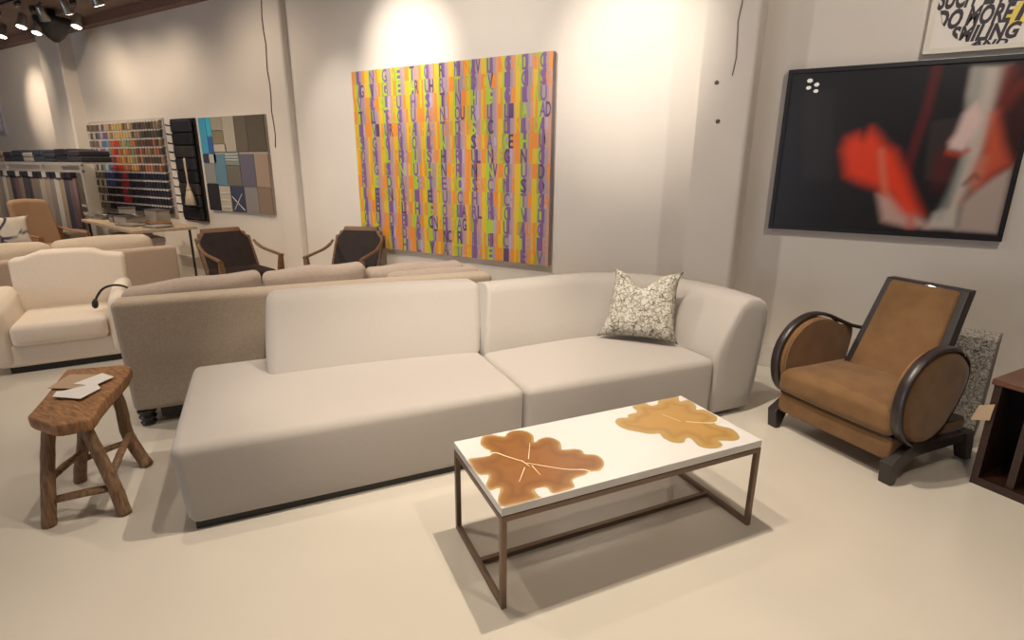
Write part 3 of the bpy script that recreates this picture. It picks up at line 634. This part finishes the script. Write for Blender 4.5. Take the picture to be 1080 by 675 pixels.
def photo(x, z):
    c = (.006, .005, .008)
    c = mixc(c, (.016, .014, .017), poly(x, z, [(-.365, 1.968), (-.188, 1.988), (-.116, 1.411), (-.299, 1.394)], .03))
    c = mixc(c, (.030, .022, .024), poly(x, z, [(.368, 1.776), (.50, 1.795), (.54, 1.594), (.53, 1.412), (.391, 1.421)], .02))
    c = mixc(c, (.10, .006, .010), .9*band(x, z, [(.345, 2.08), (.335, 1.85), (.31, 1.65), (.285, 1.40)], .026, .02))
    c = mixc(c, (.10, .01, .01), .7*blob(x, z, .47, 1.50, .05, .12, 0, .8))
    lim = sstep(2.10, 2.06, z)*sstep(1.09, 1.12, z)
    c = mixc(c, (.56, .49, .42), poly(x, z, P_PALE, .03)*lim)
    c = mixc(c, (.24, .26, .24), .6*band(x, z, [(.55, 2.08), (.555, 1.95), (.55, 1.86)], .03, .03)*lim)
    c = mixc(c, (.30, .32, .28), .6*band(x, z, [(.575, 1.55), (.545, 1.35), (.51, 1.2)], .02, .03)*lim)
    c = mixc(c, (.46, .36, .31), poly(x, z, P_BODY, .03)*lim)
    c = mixc(c, (.035, .008, .008), poly(x, z, P_DARK, .05)*lim)
    c = mixc(c, (.22, .02, .012), .7*band(x, z, [(.69, 2.05), (.69, 1.85), (.74, 1.95), (.82, 2.0)], .03, .05)*lim)
    c = mixc(c, (.62, .10, .045), .9*poly(x, z, P_WASH, .045))
    c = mixc(c, (.60, .30, .22), .5*band(x, z, [(.66, 1.55), (.65, 1.42), (.60, 1.3)], .02, .04))
    c = mixc(c, (.74, .55, .50), poly(x, z, P_FACE, .028))
    c = mixc(c, (.55, .05, .02), .8*band(x, z, [(.485, 1.59), (.54, 1.575), (.58, 1.60)], .012, .025))
    c = mixc(c, (.16, .05, .04), .8*band(x, z, [(.60, 1.40), (.64, 1.46), (.66, 1.44)], .010, .02))
    c = mixc(c, (.56, .36, .30), poly(x, z, P_ARM, .035)*lim)
    c = mixc(c, (.62, .10, .07), .7*band(x, z, [(.30, 1.3), (.36, 1.2), (.37, 1.12)], .022, .03)*lim)
    c = mixc(c, (.80, .048, .010), poly(x, z, P_HAND, .055))
    c = mixc(c, (.70, .17, .10), .85*band(x, z, [(.135, 1.60), (.16, 1.48), (.20, 1.33)], .018, .028))
    return c
FX0, FX1, FZ0, FZ1 = -.478, .842, 1.063, 2.130
fp = thing('framed_photograph', 'large black framed blurred photo of a red gloved hand, above the suede armchair', 'picture', ((FX0+FX1)/2, WY, FZ0))
fo = Vector(((FX0+FX1)/2, WY, FZ0)); fw_ = .026
b = MB()
b.box(FX0-fo.x, FX1-fo.x, -.05, -.002, 0, fw_).box(FX0-fo.x, FX1-fo.x, -.05, -.002, FZ1-FZ0-fw_, FZ1-FZ0).box(FX0-fo.x, FX0-fo.x+fw_, -.05, -.002, fw_, FZ1-FZ0-fw_).box(FX1-fo.x-fw_, FX1-fo.x, -.05, -.002, fw_, FZ1-FZ0-fw_)
b.build('frame', mat('black_frame', (.007, .006, .007), .45), fp)
NX, NZ = 150, 120; vs = []; cl = []
ax0, ax1, az0, az1 = FX0+fw_, FX1-fw_, FZ0+fw_, FZ1-fw_
for j in range(NZ+1):
    for i in range(NX+1):
        x = ax0+(ax1-ax0)*i/NX; z = az0+(az1-az0)*j/NZ; vs.append((x-fo.x, -.038, z-fo.z)); cl.append(photo(x, z))
fs = [(j*(NX+1)+i, j*(NX+1)+i+1, (j+1)*(NX+1)+i+1, (j+1)*(NX+1)+i) for j in range(NZ) for i in range(NX)]
b = MB(); b.add(vs, fs); pr = b.build('glazed_print', vcmat('glossy_photo_print', 'print', .35, 1.0), fp)
ca = pr.data.color_attributes.new('print', 'FLOAT_COLOR', 'POINT')
for i, c in enumerate(cl): ca.data[i].color = (*c, 1)
pr.data.materials[0].node_tree.nodes['Principled BSDF'].inputs['Coat Roughness'].default_value = .0

# ================================================================== framed word print above it
wp = thing('framed_word_print', 'white framed print with a black ball of slanted words, above the red photo', 'picture', (.75, WY, 2.165))
WX0, WX1, WZ0, WZ1 = .255-.75, 1.13-.75, 0, .80
b = MB(); b.box(WX0, WX1, -.045, -.002, 0, .028).box(WX0, WX1, -.045, -.002, WZ1-.028, WZ1).box(WX0, WX0+.03, -.045, -.002, .028, WZ1-.028).box(WX1-.03, WX1, -.045, -.002, .028, WZ1-.028)
b.build('frame', mat('cream_frame', (.72, .67, .56), .5), wp)
MB().box(WX0+.03, WX1-.03, -.03, -.004, .028, WZ1-.028).build('paper_print', mat('print_paper', (.80, .74, .66), .6), wp)
b = MB(); cX, cZ, cR = .60, 2.505, .325
yb = MB()
yb.prism([(.60-.75, .155), (.66-.75, .115), (.76-.75, .14), (.85-.75, .26), (.84-.75, .36), (.74-.75, .33)], -.0312, -.0306, 'y')
yb.build('yellow_shape', mat('yellow_ink', (.80, .62, .10), .6), wp)
for txt, x0, x1, z0, z1 in (('AND', .475, .655, 2.178, 2.222), ('SMILING', .372, .70, 2.218, 2.308), ('DO', .285, .42, 2.295, 2.405), ('MORE', .435, .655, 2.305, 2.412), ('I', .66, .715, 2.31, 2.42), ('SUCH', .285, .475, 2.405, 2.52), ('EVER', .50, .73, 2.41, 2.52)):
    g, fs = textmesh(txt, .30, .045)
    vv = []
    for u, v in g:
        x = x0+u*(x1-x0); z = z0+v*(z1-z0); dx, dz = x-cX, z-cZ; r = math.hypot(dx, dz)
        if r > cR: x, z = cX+dx*cR/r, cZ+dz*cR/r
        vv.append((x-.75, -.0318, z-2.165))
    b.add(vv, fs)
b.build('printed_words', mat('black_ink', (.03, .022, .03), .6), wp)

# ================================================================== sample board with texture tiles
tbd = thing('tile_sample_board', 'board of grey, blue and beige surface samples right of the black sample panel', 'sample board', (-6.82, WY, .865))
BX0, BX1, BZ = -7.495, -6.135, 1.19
MB().box(BX0+6.82, BX1+6.82, -.03, -.002, 0, BZ).build('backing', flat((.35, .30, .25)), tbd)
tiles = [(0, .12, .62, 1, (.05, .30, .46)), (.12, .20, .62, .8, (.03, .10, .28)), (.12, .20, .8, 1, (.04, .38, .55)), (.20, .38, .86, 1, (.30, .27, .20)), (.20, .38, .72, .86, (.20, .17, .10)), (.20, .40, .64, .72, (.45, .40, .32)), (.38, .56, .64, 1, (.36, .33, .26)), (.56, .74, .64, 1, (.11, .09, .065)), (.74, 1, .64, 1, (.085, .07, .05)),
         (0, .18, .30, .52, (.24, .23, .22)), (0, .10, .52, .62, (.03, .04, .07)), (.10, .22, .52, .62, (.42, .40, .38)), (.18, .36, .28, .62, (.10, .20, .27)), (.36, .58, .5, .64, (.18, .22, .20)), (.36, .58, .28, .5, (.13, .12, .09)), (.58, .80, .28, .62, (.11, .10, .14)), (.80, 1, .28, .62, (.30, .22, .16)),
         (0, .20, 0, .30, (.015, .015, .02)), (.20, .38, 0, .28, (.42, .38, .30)), (.38, .60, 0, .28, (.035, .045, .08)), (.60, .80, 0, .28, (.22, .20, .19)), (.80, 1, 0, .28, (.22, .155, .11))]
W_ = BX1-BX0
for a, c_, d, e, col in tiles:
    MB().box(BX0+6.82+a*W_+.004, BX0+6.82+c_*W_-.004, -.042, -.03, d*BZ+.004, e*BZ-.004).build('sample_tile', flat(col), tbd)
b = MB()
for i in range(3): b.bar((BX0+6.82+.22*W_, -.044, .06+.09*i), (BX0+6.82+.36*W_, -.044, .06+.09*i), .012)
b.bar((BX0+6.82+.40*W_, -.044, .20), (BX0+6.82+.58*W_, -.044, .03), .008).bar((BX0+6.82+.42*W_, -.044, .03), (BX0+6.82+.56*W_, -.044, .24), .008)
for i in range(3): b.bar((BX0+6.82+.37*W_, -.044, .66+.035*i), (BX0+6.82+.57*W_, -.044, .66+.035*i), .01)
b.build('inlay_lines', flat((.60, .57, .50)), tbd)

# black panel with hooks and a hanging tassel brush
bp_ = thing('black_sample_panel', 'tall black panel with dark leather samples between the two wall displays', 'sample board', (-7.89, WY, .70))
MB().box(-.285, .285, -.03, -.002, 0, 1.36).build('backing', M['blackm'], bp_)
for k in range(8):
    z0 = .03+k*.165
    b = MB(); b.soft(-.26, .265, -.075, -.03, z0, z0+.15, .012, (0, .004, 0), lambda x, y, z: (x, y-.02*sin(x*5), z)); b.build('leather_sample', flat([(.012, .012, .016), (.02, .02, .03), (.035, .03, .03)][k % 3], .35), bp_)
for k in range(11):
    z = .10+k*.118
    hk = MB(); hk.tube([(0, 0, 0), (0, -.05, 0), (0, -.065, .012)], .011, 6)
    o = hk.build('wall_hook', M['blackm']); o.location = (-8.24, WY-.001, .70+z)
    tag(o, 'short black peg between spool rack and black panel, %s from the top' % ['lowest', 'tenth', 'ninth', 'eighth', 'seventh', 'sixth', 'fifth', 'fourth', 'third', 'second', 'first'][k], 'hook', 'black pegs beside the black panel')
ts_ = MB(); ts_.lathe([(.004, .62), (.02, .61), (.022, .5), (.014, .3), (.02, .26), (.045, .22), (.05, .19)], n=12); ts_.lathe([(.05, .19), (.085, .10), (.105, .0)], n=16)
o = ts_.build('hanging_tassel', mat('cream_cord', (.55, .45, .32), .9, noise=.3, nscale=60)); o.location = (-7.74, 4.345, .93); o.scale = (1, .5, 1)
tag(o, 'cream tassel brush hanging in front of the black sample panel', 'tassel')

# ================================================================== swatch wall: rack and hanging swatches
SX0, SX1, SZ0, SZ1 = -10.50, -8.40, .77, 2.07; NCc, NRr = 27, 11
sr = thing('swatch_rack', 'white wall rack with rows of rails holding coloured fabric swatches', 'display rack', (-9.45, WY, SZ0))
MB().box(-1.08, 1.07, -.02, -.002, -.06, 1.32).build('backing', flat((.50, .45, .40)), sr)
for r in range(NRr):
    z = SZ1-SZ0-r*(SZ1-SZ0)/NRr
    MB().bar((-1.06, -.035, z-.008), (1.06, -.035, z-.008), .014).build('rail', flat((.55, .51, .46)), sr)
def scol(r, c, rn):
    if c < 4: return [(.16, .11, .08), (.50, .45, .40), (.22, .16, .12), (.10, .08, .07)][(c*2+r) % 4]
    if c >= 4 and r >= 6: 
        if 10 <= c <= 12 and r < 10 : return (.30, .015, .04) if rn.random() < .7 else (.03, .02, .05)
        if c < 8 and r < 8: return (.03, .06, .22)
        return rn.choice([(.012, .013, .04), (.02, .02, .03), (.015, .012, .02)])
    if r <= 1:
        return rn.choice([(.16, .12, .22), (.40, .36, .34), (.12, .08, .06)]) if c < 8 else rn.choice([(.50, .32, .10), (.45, .34, .16), (.16, .08, .04), (.22, .15, .09)]) if c < 17 else rn.choice([(.10, .07, .05), (.25, .18, .12), (.05, .045, .04)])
    if c < 8: return rn.choice([(.10, .30, .40), (.50, .46, .42), (.05, .18, .32), (.20, .12, .30)])
    if c < 12: return rn.choice([(.48, .04, .02), (.40, .12, .05), (.20, .03, .03)])
    if c < 18: return rn.choice([(.46, .26, .06), (.40, .30, .10), (.14, .22, .14), (.22, .10, .05), (.38, .14, .05)])
    return rn.choice([(.12, .06, .04), (.28, .16, .08), (.08, .05, .04), (.35, .10, .05)])
sw = MB(); sw.loft([[(a*.010, b_*.006, -.004) for a, b_ in ((-1, -1), (1, -1), (1, 1), (-1, 1))], [(a*.027, b_*.012, -.022) for a, b_ in ((-1, -1), (1, -1), (1, 1), (-1, 1))], [(a*.029, b_*.016, -.108) for a, b_ in ((-1, -1), (1, -1), (1, 1), (-1, 1))]], smooth=False)
sw.box(-.022, .022, -.014, .012, -.020, -.002, 1); sw0 = sw.build('fabric_swatch', [flat((.5, .4, .3)), flat((.62, .58, .52))]); rn = random.Random(5); first = True
ordn = ['first', 'second', 'third', 'fourth', 'fifth', 'sixth', 'seventh', 'eighth', 'ninth', 'tenth', 'eleventh', 'twelfth', 'thirteenth', 'fourteenth', 'fifteenth', 'sixteenth', 'seventeenth', 'eighteenth', 'nineteenth', 'twentieth', 'twenty-first', 'twenty-second', 'twenty-third', 'twenty-fourth', 'twenty-fifth', 'twenty-sixth', 'twenty-seventh']
def cname(c):
    if max(c) < .06: return 'black'
    if c[2] > c[0]*1.3: return 'blue'
    if c[0] > 4*c[1]: return 'red'
    if c[0] > .5 and c[2] < .15: return 'orange'
    if c[1] > c[0]: return 'green'
    if c[0] > .3: return 'beige'
    return 'brown'
for r in range(NRr):
    for c in range(NCc):
        if first: o = sw0; first = False
        else: o = sw0.copy(); COL.objects.link(o)
        col = scol(r, c, rn)
        o.material_slots[0].link = 'OBJECT'; o.material_slots[0].material = flat(col)
        o.location = (SX0+(c+.5)*(SX1-SX0)/NCc, WY-.06, SZ1-r*(SZ1-SZ0)/NRr-.012)
        tag(o, '%s swatch hanging on the wall rack, %s row down, %s from the left' % (cname(col), ordn[r], ordn[c]), 'swatch', 'fabric swatches on the wall rack')

# ================================================================== work table with sample books
wt = thing('work_table', 'light wood work table with thin legs, below the swatch rack', 'table', (-7.75, 3.62, 0), radians(-9))
MB().box(-1.0, 1.0, -.34, .34, .715, .75).build('table_top', wood('pale_table_wood', (.42, .32, .22), (.52, .42, .30), .5), wt, bevel=.004)
for x in (-.92, .92):
    for y in (-.28, .28): MB().box(x-.011, x+.011, y-.011, y+.011, 0, .715).build('leg', M['blackm'], wt)
def tpos(x, y): a = radians(-9); return (-7.75+x*cos(a)-y*sin(a), 3.62+x*sin(a)+y*cos(a))
bk_ = [(-.78, .14, .34, .2, .14, -14, (.05, .04, .04), 'tall dark stack-like sample book at the back left corner of the work table'), (.14, .21, .34, .18, .16, 4, (.09, .07, .06), 'tall brown sample book at the back middle of the work table'), (-.82, -.12, .30, .20, .03, 10, (.10, .08, .07), 'dark brown sample book, leftmost on the work table'), (-.42, -.04, .36, .26, .07, -12, (.03, .025, .025), 'large black sample book near the middle of the work table'), (.0, -.06, .34, .24, .09, 8, (.05, .045, .05), 'thick charcoal sample book below the red swatches'), (.38, -.16, .36, .18, .02, 12, (.28, .24, .19), 'thin cream sample book at the near edge of the work table'),
       (.50, .10, .34, .22, .03, -5, (.22, .10, .04), 'brown leather sample book behind the cream one'), (.83, -.02, .26, .22, .025, 12, (.30, .27, .23), 'pale sample book at the right end of the work table')]
for x, y, a, b_, h, rz, col, lab in bk_:
    px_, py_ = tpos(x, y); t = thing('sample_book', lab, 'book', (px_, py_, .7505), radians(rz-9), 'sample books on the work table')
    MB().box(-a/2, a/2, -b_/2, b_/2, 0, .004).box(-a/2, a/2, -b_/2, b_/2, h-.004, h).box(-a/2, -a/2+.006, -b_/2, b_/2, .004, h-.004).build('cover', flat(col), t)
    MB().box(-a/2+.007, a/2-.01, -b_/2+.008, b_/2-.008, .004, h-.004).build('pages', flat((.34, .30, .25)), t)
for i, (x, y, z, rz, ln) in enumerate(((-.42, -.04, .833, 5, .5), (.0, -.06, .853, -8, .55), (-.82, -.14, .800, 8, .2))):
    px_, py_ = tpos(x, y); o = MB().tube([(-ln/2, 0, 0), (ln/2, 0, 0)], .011, 8).tube([(-ln/2-.03, 0, 0), (-ln/2, 0, 0)], .018, 8).tube([(ln/2, 0, 0), (ln/2+.03, 0, 0)], .018, 8).build('curtain_rod', M['silver'] if i else M['blackm'])
    o.location = (px_, py_, z); o.rotation_euler = (0, 0, radians(rz)); tag(o, ['short black curtain rod sample lying on the large black book', 'silver curtain rod sample lying on the thick charcoal book', 'silver curtain rod sample on the leftmost sample book'][i], 'rod')
for i, (x, y, col, lab) in enumerate(((-.6, .1, (.45, .30, .26), 'pinkish storage box under the left part of the work table'), (.0, .05, (.50, .42, .38), 'pale storage box under the middle of the work table'))):
    px_, py_ = tpos(x, y); t = thing('storage_box', lab, 'box', (px_, py_, 0), radians(-9), 'storage boxes under the work table')
    MB().box(-.22, .22, -.17, .17, 0, .50).build('body', flat(col), t); MB().box(-.23, .23, -.18, .18, .50, .56).build('lid', flat(tuple(c*.8 for c in col)), t)

# ================================================================== textile racks at the far left
rk = thing('textile_rack', 'steel garment rack carrying hanging textiles in the far left corner', 'rack', (-11.0, 3.7, 0))
MB().bar((-1.95, 0, 1.455), (1.9, 0, 1.455), .035).bar((-1.95, 0, 1.36), (1.9, 0, 1.36), .03).build('rail', M['steel'], rk)
MB().box(-1.95, 1.9, .02, .40, 1.46, 1.48).build('shelf', M['steel'], rk)
for x in (-1.93, -.65, .62, 1.88): MB().bar((x, 0, 0), (x, 0, 1.45), .04).bar((x, -.2, .02), (x, .4, .02), .04).build('post', M['steel'], rk)
rn = random.Random(11)
pc = [(.02, .02, .03), (.03, .027, .035), (.22, .16, .12), (.025, .022, .03), (.02, .025, .04), (.34, .30, .27), (.03, .04, .06), (.03, .035, .05)]
x = -1.9
for i in range(10):
    w_ = .34+.05*rn.random(); h = .11+.07*rn.random(); c = pc[i % 8]
    b = MB(); b.soft(0, w_, -.03, .36, 0, h*.5, .02, (0, 0, .005)); b.soft(.01, w_-.01, -.04, .35, h*.5, h, .02, (0, 0, .008))
    o = b.build('folded_textile', flat(c)); o.location = (-11.0+x, 3.74, 1.485); x += w_+.012
    tag(o, '%s folded textile on top of the textile rack, %s from its right end' % (cname(c), ordn[9-i]), 'textile', 'folded textiles on the rack')
hc = [(.16, .12, .10), (.30, .25, .20), (.03, .03, .045), (.15, .11, .09), (.40, .36, .31), (.04, .03, .04), (.25, .20, .16), (.10, .055, .06), (.14, .12, .11), (.24, .18, .12), (.03, .03, .045), (.18, .15, .13)]
NH = 24
for i in range(NH):
    x = -1.88+i*(3.7/NH); c = hc[(i*5) % 12]; wd = 3.7/NH*.86; bot = .20+.12*rn.random()
    t = thing('hanging_textile', '%s length of fabric hanging on the textile rack, %s from the left' % (cname(c), ordn[i]), 'textile', (-11.0+x, 3.66, bot), 0, 'fabric lengths on the rack')
    b = MB(); ringsA = []
    for z in (0, (1.36-bot)*.5, 1.30-bot):
        k = 1-.25*(z/(1.3-bot))
        ringsA.append([(wd*j/10, -.07*k+.022*sin(j*1.9+i)*k, z) for j in range(11)]+[(wd*(10-j)/10, -.02+.0*sin(j), z) for j in range(11)])
    b.loft(ringsA, smooth=True); b.build('cloth', flat(c), t)
    MB().box(0, wd, -.085, -.01, 1.27-bot, 1.345-bot).build('clip_band', flat((.02, .02, .03) if i % 3 else (.5, .45, .42)), t)

# tan wing chair, ottoman, sketch pillow and its daybed
wg = thing('tan_wing_chair', 'tan wing chair with wooden arms in front of the textile rack', 'armchair', (-8.55, 3.03, 0), radians(100))
def wgf(x, y, z): 
    t = max(0, (z-.4)/.6); return (x*(1-.12*t), y+.12*t+.25*(x/.3)**2*0-.10*(x/.3)**2, z+.03*(1-(x/.3)**2)*t)
MB().soft(-.24, .24, .30, .42, .25, 1.0, .05, (0, .01, 0), wgf, n=9).build('backrest', mat('tan_wool', (.34, .21, .12), .9), wg)
MB().soft(-.24, .24, -.22, .36, .25, .46, .05, (0, .01, .02)).build('seat', mat('tan_wool_seat', (.34, .21, .12), .9), wg)
for sx in (-1, 1):
    MB().tube(catmull([(sx*.26, .36, .66), (sx*.27, .1, .62), (sx*.27, -.2, .60)], 5), .025, 8, .6).build('arm', mat('arm_wood', (.30, .14, .07), .4), wg)
    MB().bar((sx*.26, -.2, 0), (sx*.27, -.2, .60), .04).build('leg', mat('leg_wood', (.25, .12, .06), .4), wg)
    MB().bar((sx*.25, .36, 0), (sx*.26, .33, .66), .04).build('leg', mat('leg_wood', (.25, .12, .06), .4), wg)
ot = thing('grey_ottoman', 'grey upholstered ottoman right of the tan wing chair', 'ottoman', (-9.1, 3.40, 0), radians(10))
MB().soft(-.16, .16, -.16, .16, .10, .58, .04, (.01, .01, .02)).build('cushion', flat((.20, .17, .14)), ot)
for a in (-.12, .12):
    for b_ in (-.12, .12): MB().bar((a, b_, 0), (a, b_, .12), .03).build('leg', M['dark'], ot)
db = thing('grey_daybed', 'low taupe daybed behind the sand coloured sofa at the left edge', 'daybed', (-8.15, 1.95, 0), radians(95))
MB().soft(-.65, .65, -.35, .35, .12, .50, .05, (0, .005, .02)).build('mattress', M['tanc'], db)
for a in (-.58, .58):
    for b_ in (-.28, .28): MB().bar((a, b_, 0), (a, b_, .13), .04).build('leg', M['dark'], db)
o = pillow(None, .46, .36, .15, M['sketch'], 0, 'sketch_pillow'); o.location = (-8.08, 2.42, .545); o.rotation_euler = (radians(-12), 0, radians(78))
tag(o, 'white pillow with black sketch drawing at the left edge of the picture', 'pillow')

# framed picture at the far left
lp = thing('blue_framed_picture', 'blue sketch in a pale frame on the wall, cut off at the left edge', 'picture', (-14.5, WY, 1.97))
MB().box(-.72, .72, -.04, -.002, 0, .75).build('frame', flat((.40, .36, .45)), lp)
MB().box(-.66, .66, -.045, -.04, .06, .69).build('print', flat((.60, .62, .66)), lp)
b = MB()
for i in range(9): b.bar((-.6+.15*i, -.047, .12+.03*(i % 3)), (-.5+.14*i, -.047, .6-.05*(i % 4)), .02)
b.build('blue_marks', flat((.06, .09, .35)), lp)

# small things: outlet-like marks on piers, floor scuff label
for (x, y, z, lab) in ((-.899, 4.236, 2.052, 'larger dark bolt hole high on the pier between the pictures'), (-.866, 4.236, 1.80, 'small dark nail mark on the pier, below the larger bolt hole')):
    o = MB().loft([[(r*cos(2*pi*j/12), yy, r*sin(2*pi*j/12)) for j in range(12)] for r, yy in ((.014, 0), (.014, -.006), (.006, -.008))]).build('wall_bolt', flat((.12, .10, .09))); o.location = (x, y+.004, z); tag(o, lab, 'bolt')

M['floor'].node_tree.nodes['Principled BSDF'].inputs['Coat Roughness'].default_value = .12
# ------------------------------------------------------------------ track lights
def head(loc, aim, label, group, glow='glow'):
    t = thing('track_spotlight', label, 'spotlight', loc, 0, group)
    d = (Vector(aim)-Vector(loc)).normalized(); qv = d.to_track_quat('-Z', 'Y').to_matrix()
    b = MB(); b.lathe([(.030, .13), (.045, .12), (.050, .02), (.062, -.03), (.062, -.045)], n=16); b.v = [tuple(qv@Vector(v)) for v in b.v]; b.build('lamp_head', M['silver'], t)
    b = MB(); b.lathe([(.052, -.0455), (.05, -.048)], n=16); b.v = [tuple(qv@Vector(v)) for v in b.v]; b.build('lens', M[glow], t)
    top = qv@Vector((0, 0, .10))
    MB().bar(top, (0, 0, 3.44-loc[2]), .014).box(-.05, .05, -.018, .018, 3.40-loc[2], 3.43-loc[2]).build('stem', M['silver'], t)
    return t, Vector(loc)+d*.06
tr = thing('lighting_track', 'ceiling track running along the back wall', 'track', (-5.5, Y_T, 3.44)); MB().box(-4.9, 7.5, -.018, .018, 0, .03).build('rail', M['blackm'], tr)
tr.children[0]['label'] = 'black rail'
for i, ((x, y), aim, pw, sz) in enumerate(SPOTS):
    z = 3.27
    vis = x < -7 and y == Y_T
    t, lp_ = head((x, y, z), aim, 'silver track spotlight number %s' % ordn[i], 'ceiling spotlights')
    t['label'] = 'silver ceiling spotlight aimed at %s' % (['the wall above the striped painting', 'the wall left of the pier', 'the corner beside the striped painting', 'the striped painting', 'the tile sample board', 'the black sample panel', 'the right half of the swatch rack', 'the left half of the swatch rack', 'the wall above the textile rack', 'the far left picture', 'the red photograph', 'the coffee table from behind', 'the coffee table from the left', 'the chaise end of the cream sofa', 'the ivory armchair', 'the suede armchair', 'the sand coloured sofa', 'the walnut armchairs', 'the tan wing chair', 'the open floor in front', 'the open floor at the left', 'the cream sofa backrest'][i])
    spot(lp_, aim, pw, sz, 1.0 if aim[1] == 4.5 else .6, color=(1, .91, .82) if aim[1] == 4.5 and x > -5.5 else WARM if x > -5.5 else (1, .81, .62))
extra = [(-8.85, 3.85), (-9.5, 3.5), (-9.75, 3.75), (-10.45, 3.6)]
for i, (x, y) in enumerate(extra):
    t, _ = head((x, y, 3.2), (x+.1, y-.25, 2.4), 'silver spotlight at the ceiling in the upper left, %s of the second row' % ['rightmost', 'third', 'second', 'leftmost'][i], 'ceiling spotlights')
    MB().box(-.05, .05, -.02, .02, .23, .29).build('mount', M['blackm'], t)
hd = thing('ceiling_lampholder', 'dark conical fixture on the ceiling corner in the upper left', 'ceiling fixture', (-9.75, 3.95, 3.2))  # dark cone is a lampholder
MB().lathe([(.03, -.12), (.10, -.06), (.2, .08), (.22, .18), (.05, .2), (.05, .29)], n=20).build('housing', M['blackm'], hd)
cr = MB(); cr.tube([(-.795+.008*sin(i*2.1)-.0*i, 4.236, 3.3-i*.11) for i in range(12)], .003, 5); cr.build('plaster_crack', flat((.12, .10, .08)), bpy.data.objects['trim_2'])
cr = MB(); cr.tube([(-5.905+.012*sin(i*1.9), 4.416, 3.35-i*.14) for i in range(13)], .006, 5); cr.build('plaster_crack', flat((.10, .07, .06)), bpy.data.objects['trim_3'])
# cluster behind the viewer that shows in the picture glass
for i, (x, y) in enumerate(((-1.06, -4.9), (-.97, -5.6), (-1.16, -6.1), (-1.05, -6.8))):
    head((x, y, 3.25), (x+.3, y+2.2, 1.0), 'ceiling spotlight behind the viewer, %s row' % ordn[i], 'ceiling spotlights')
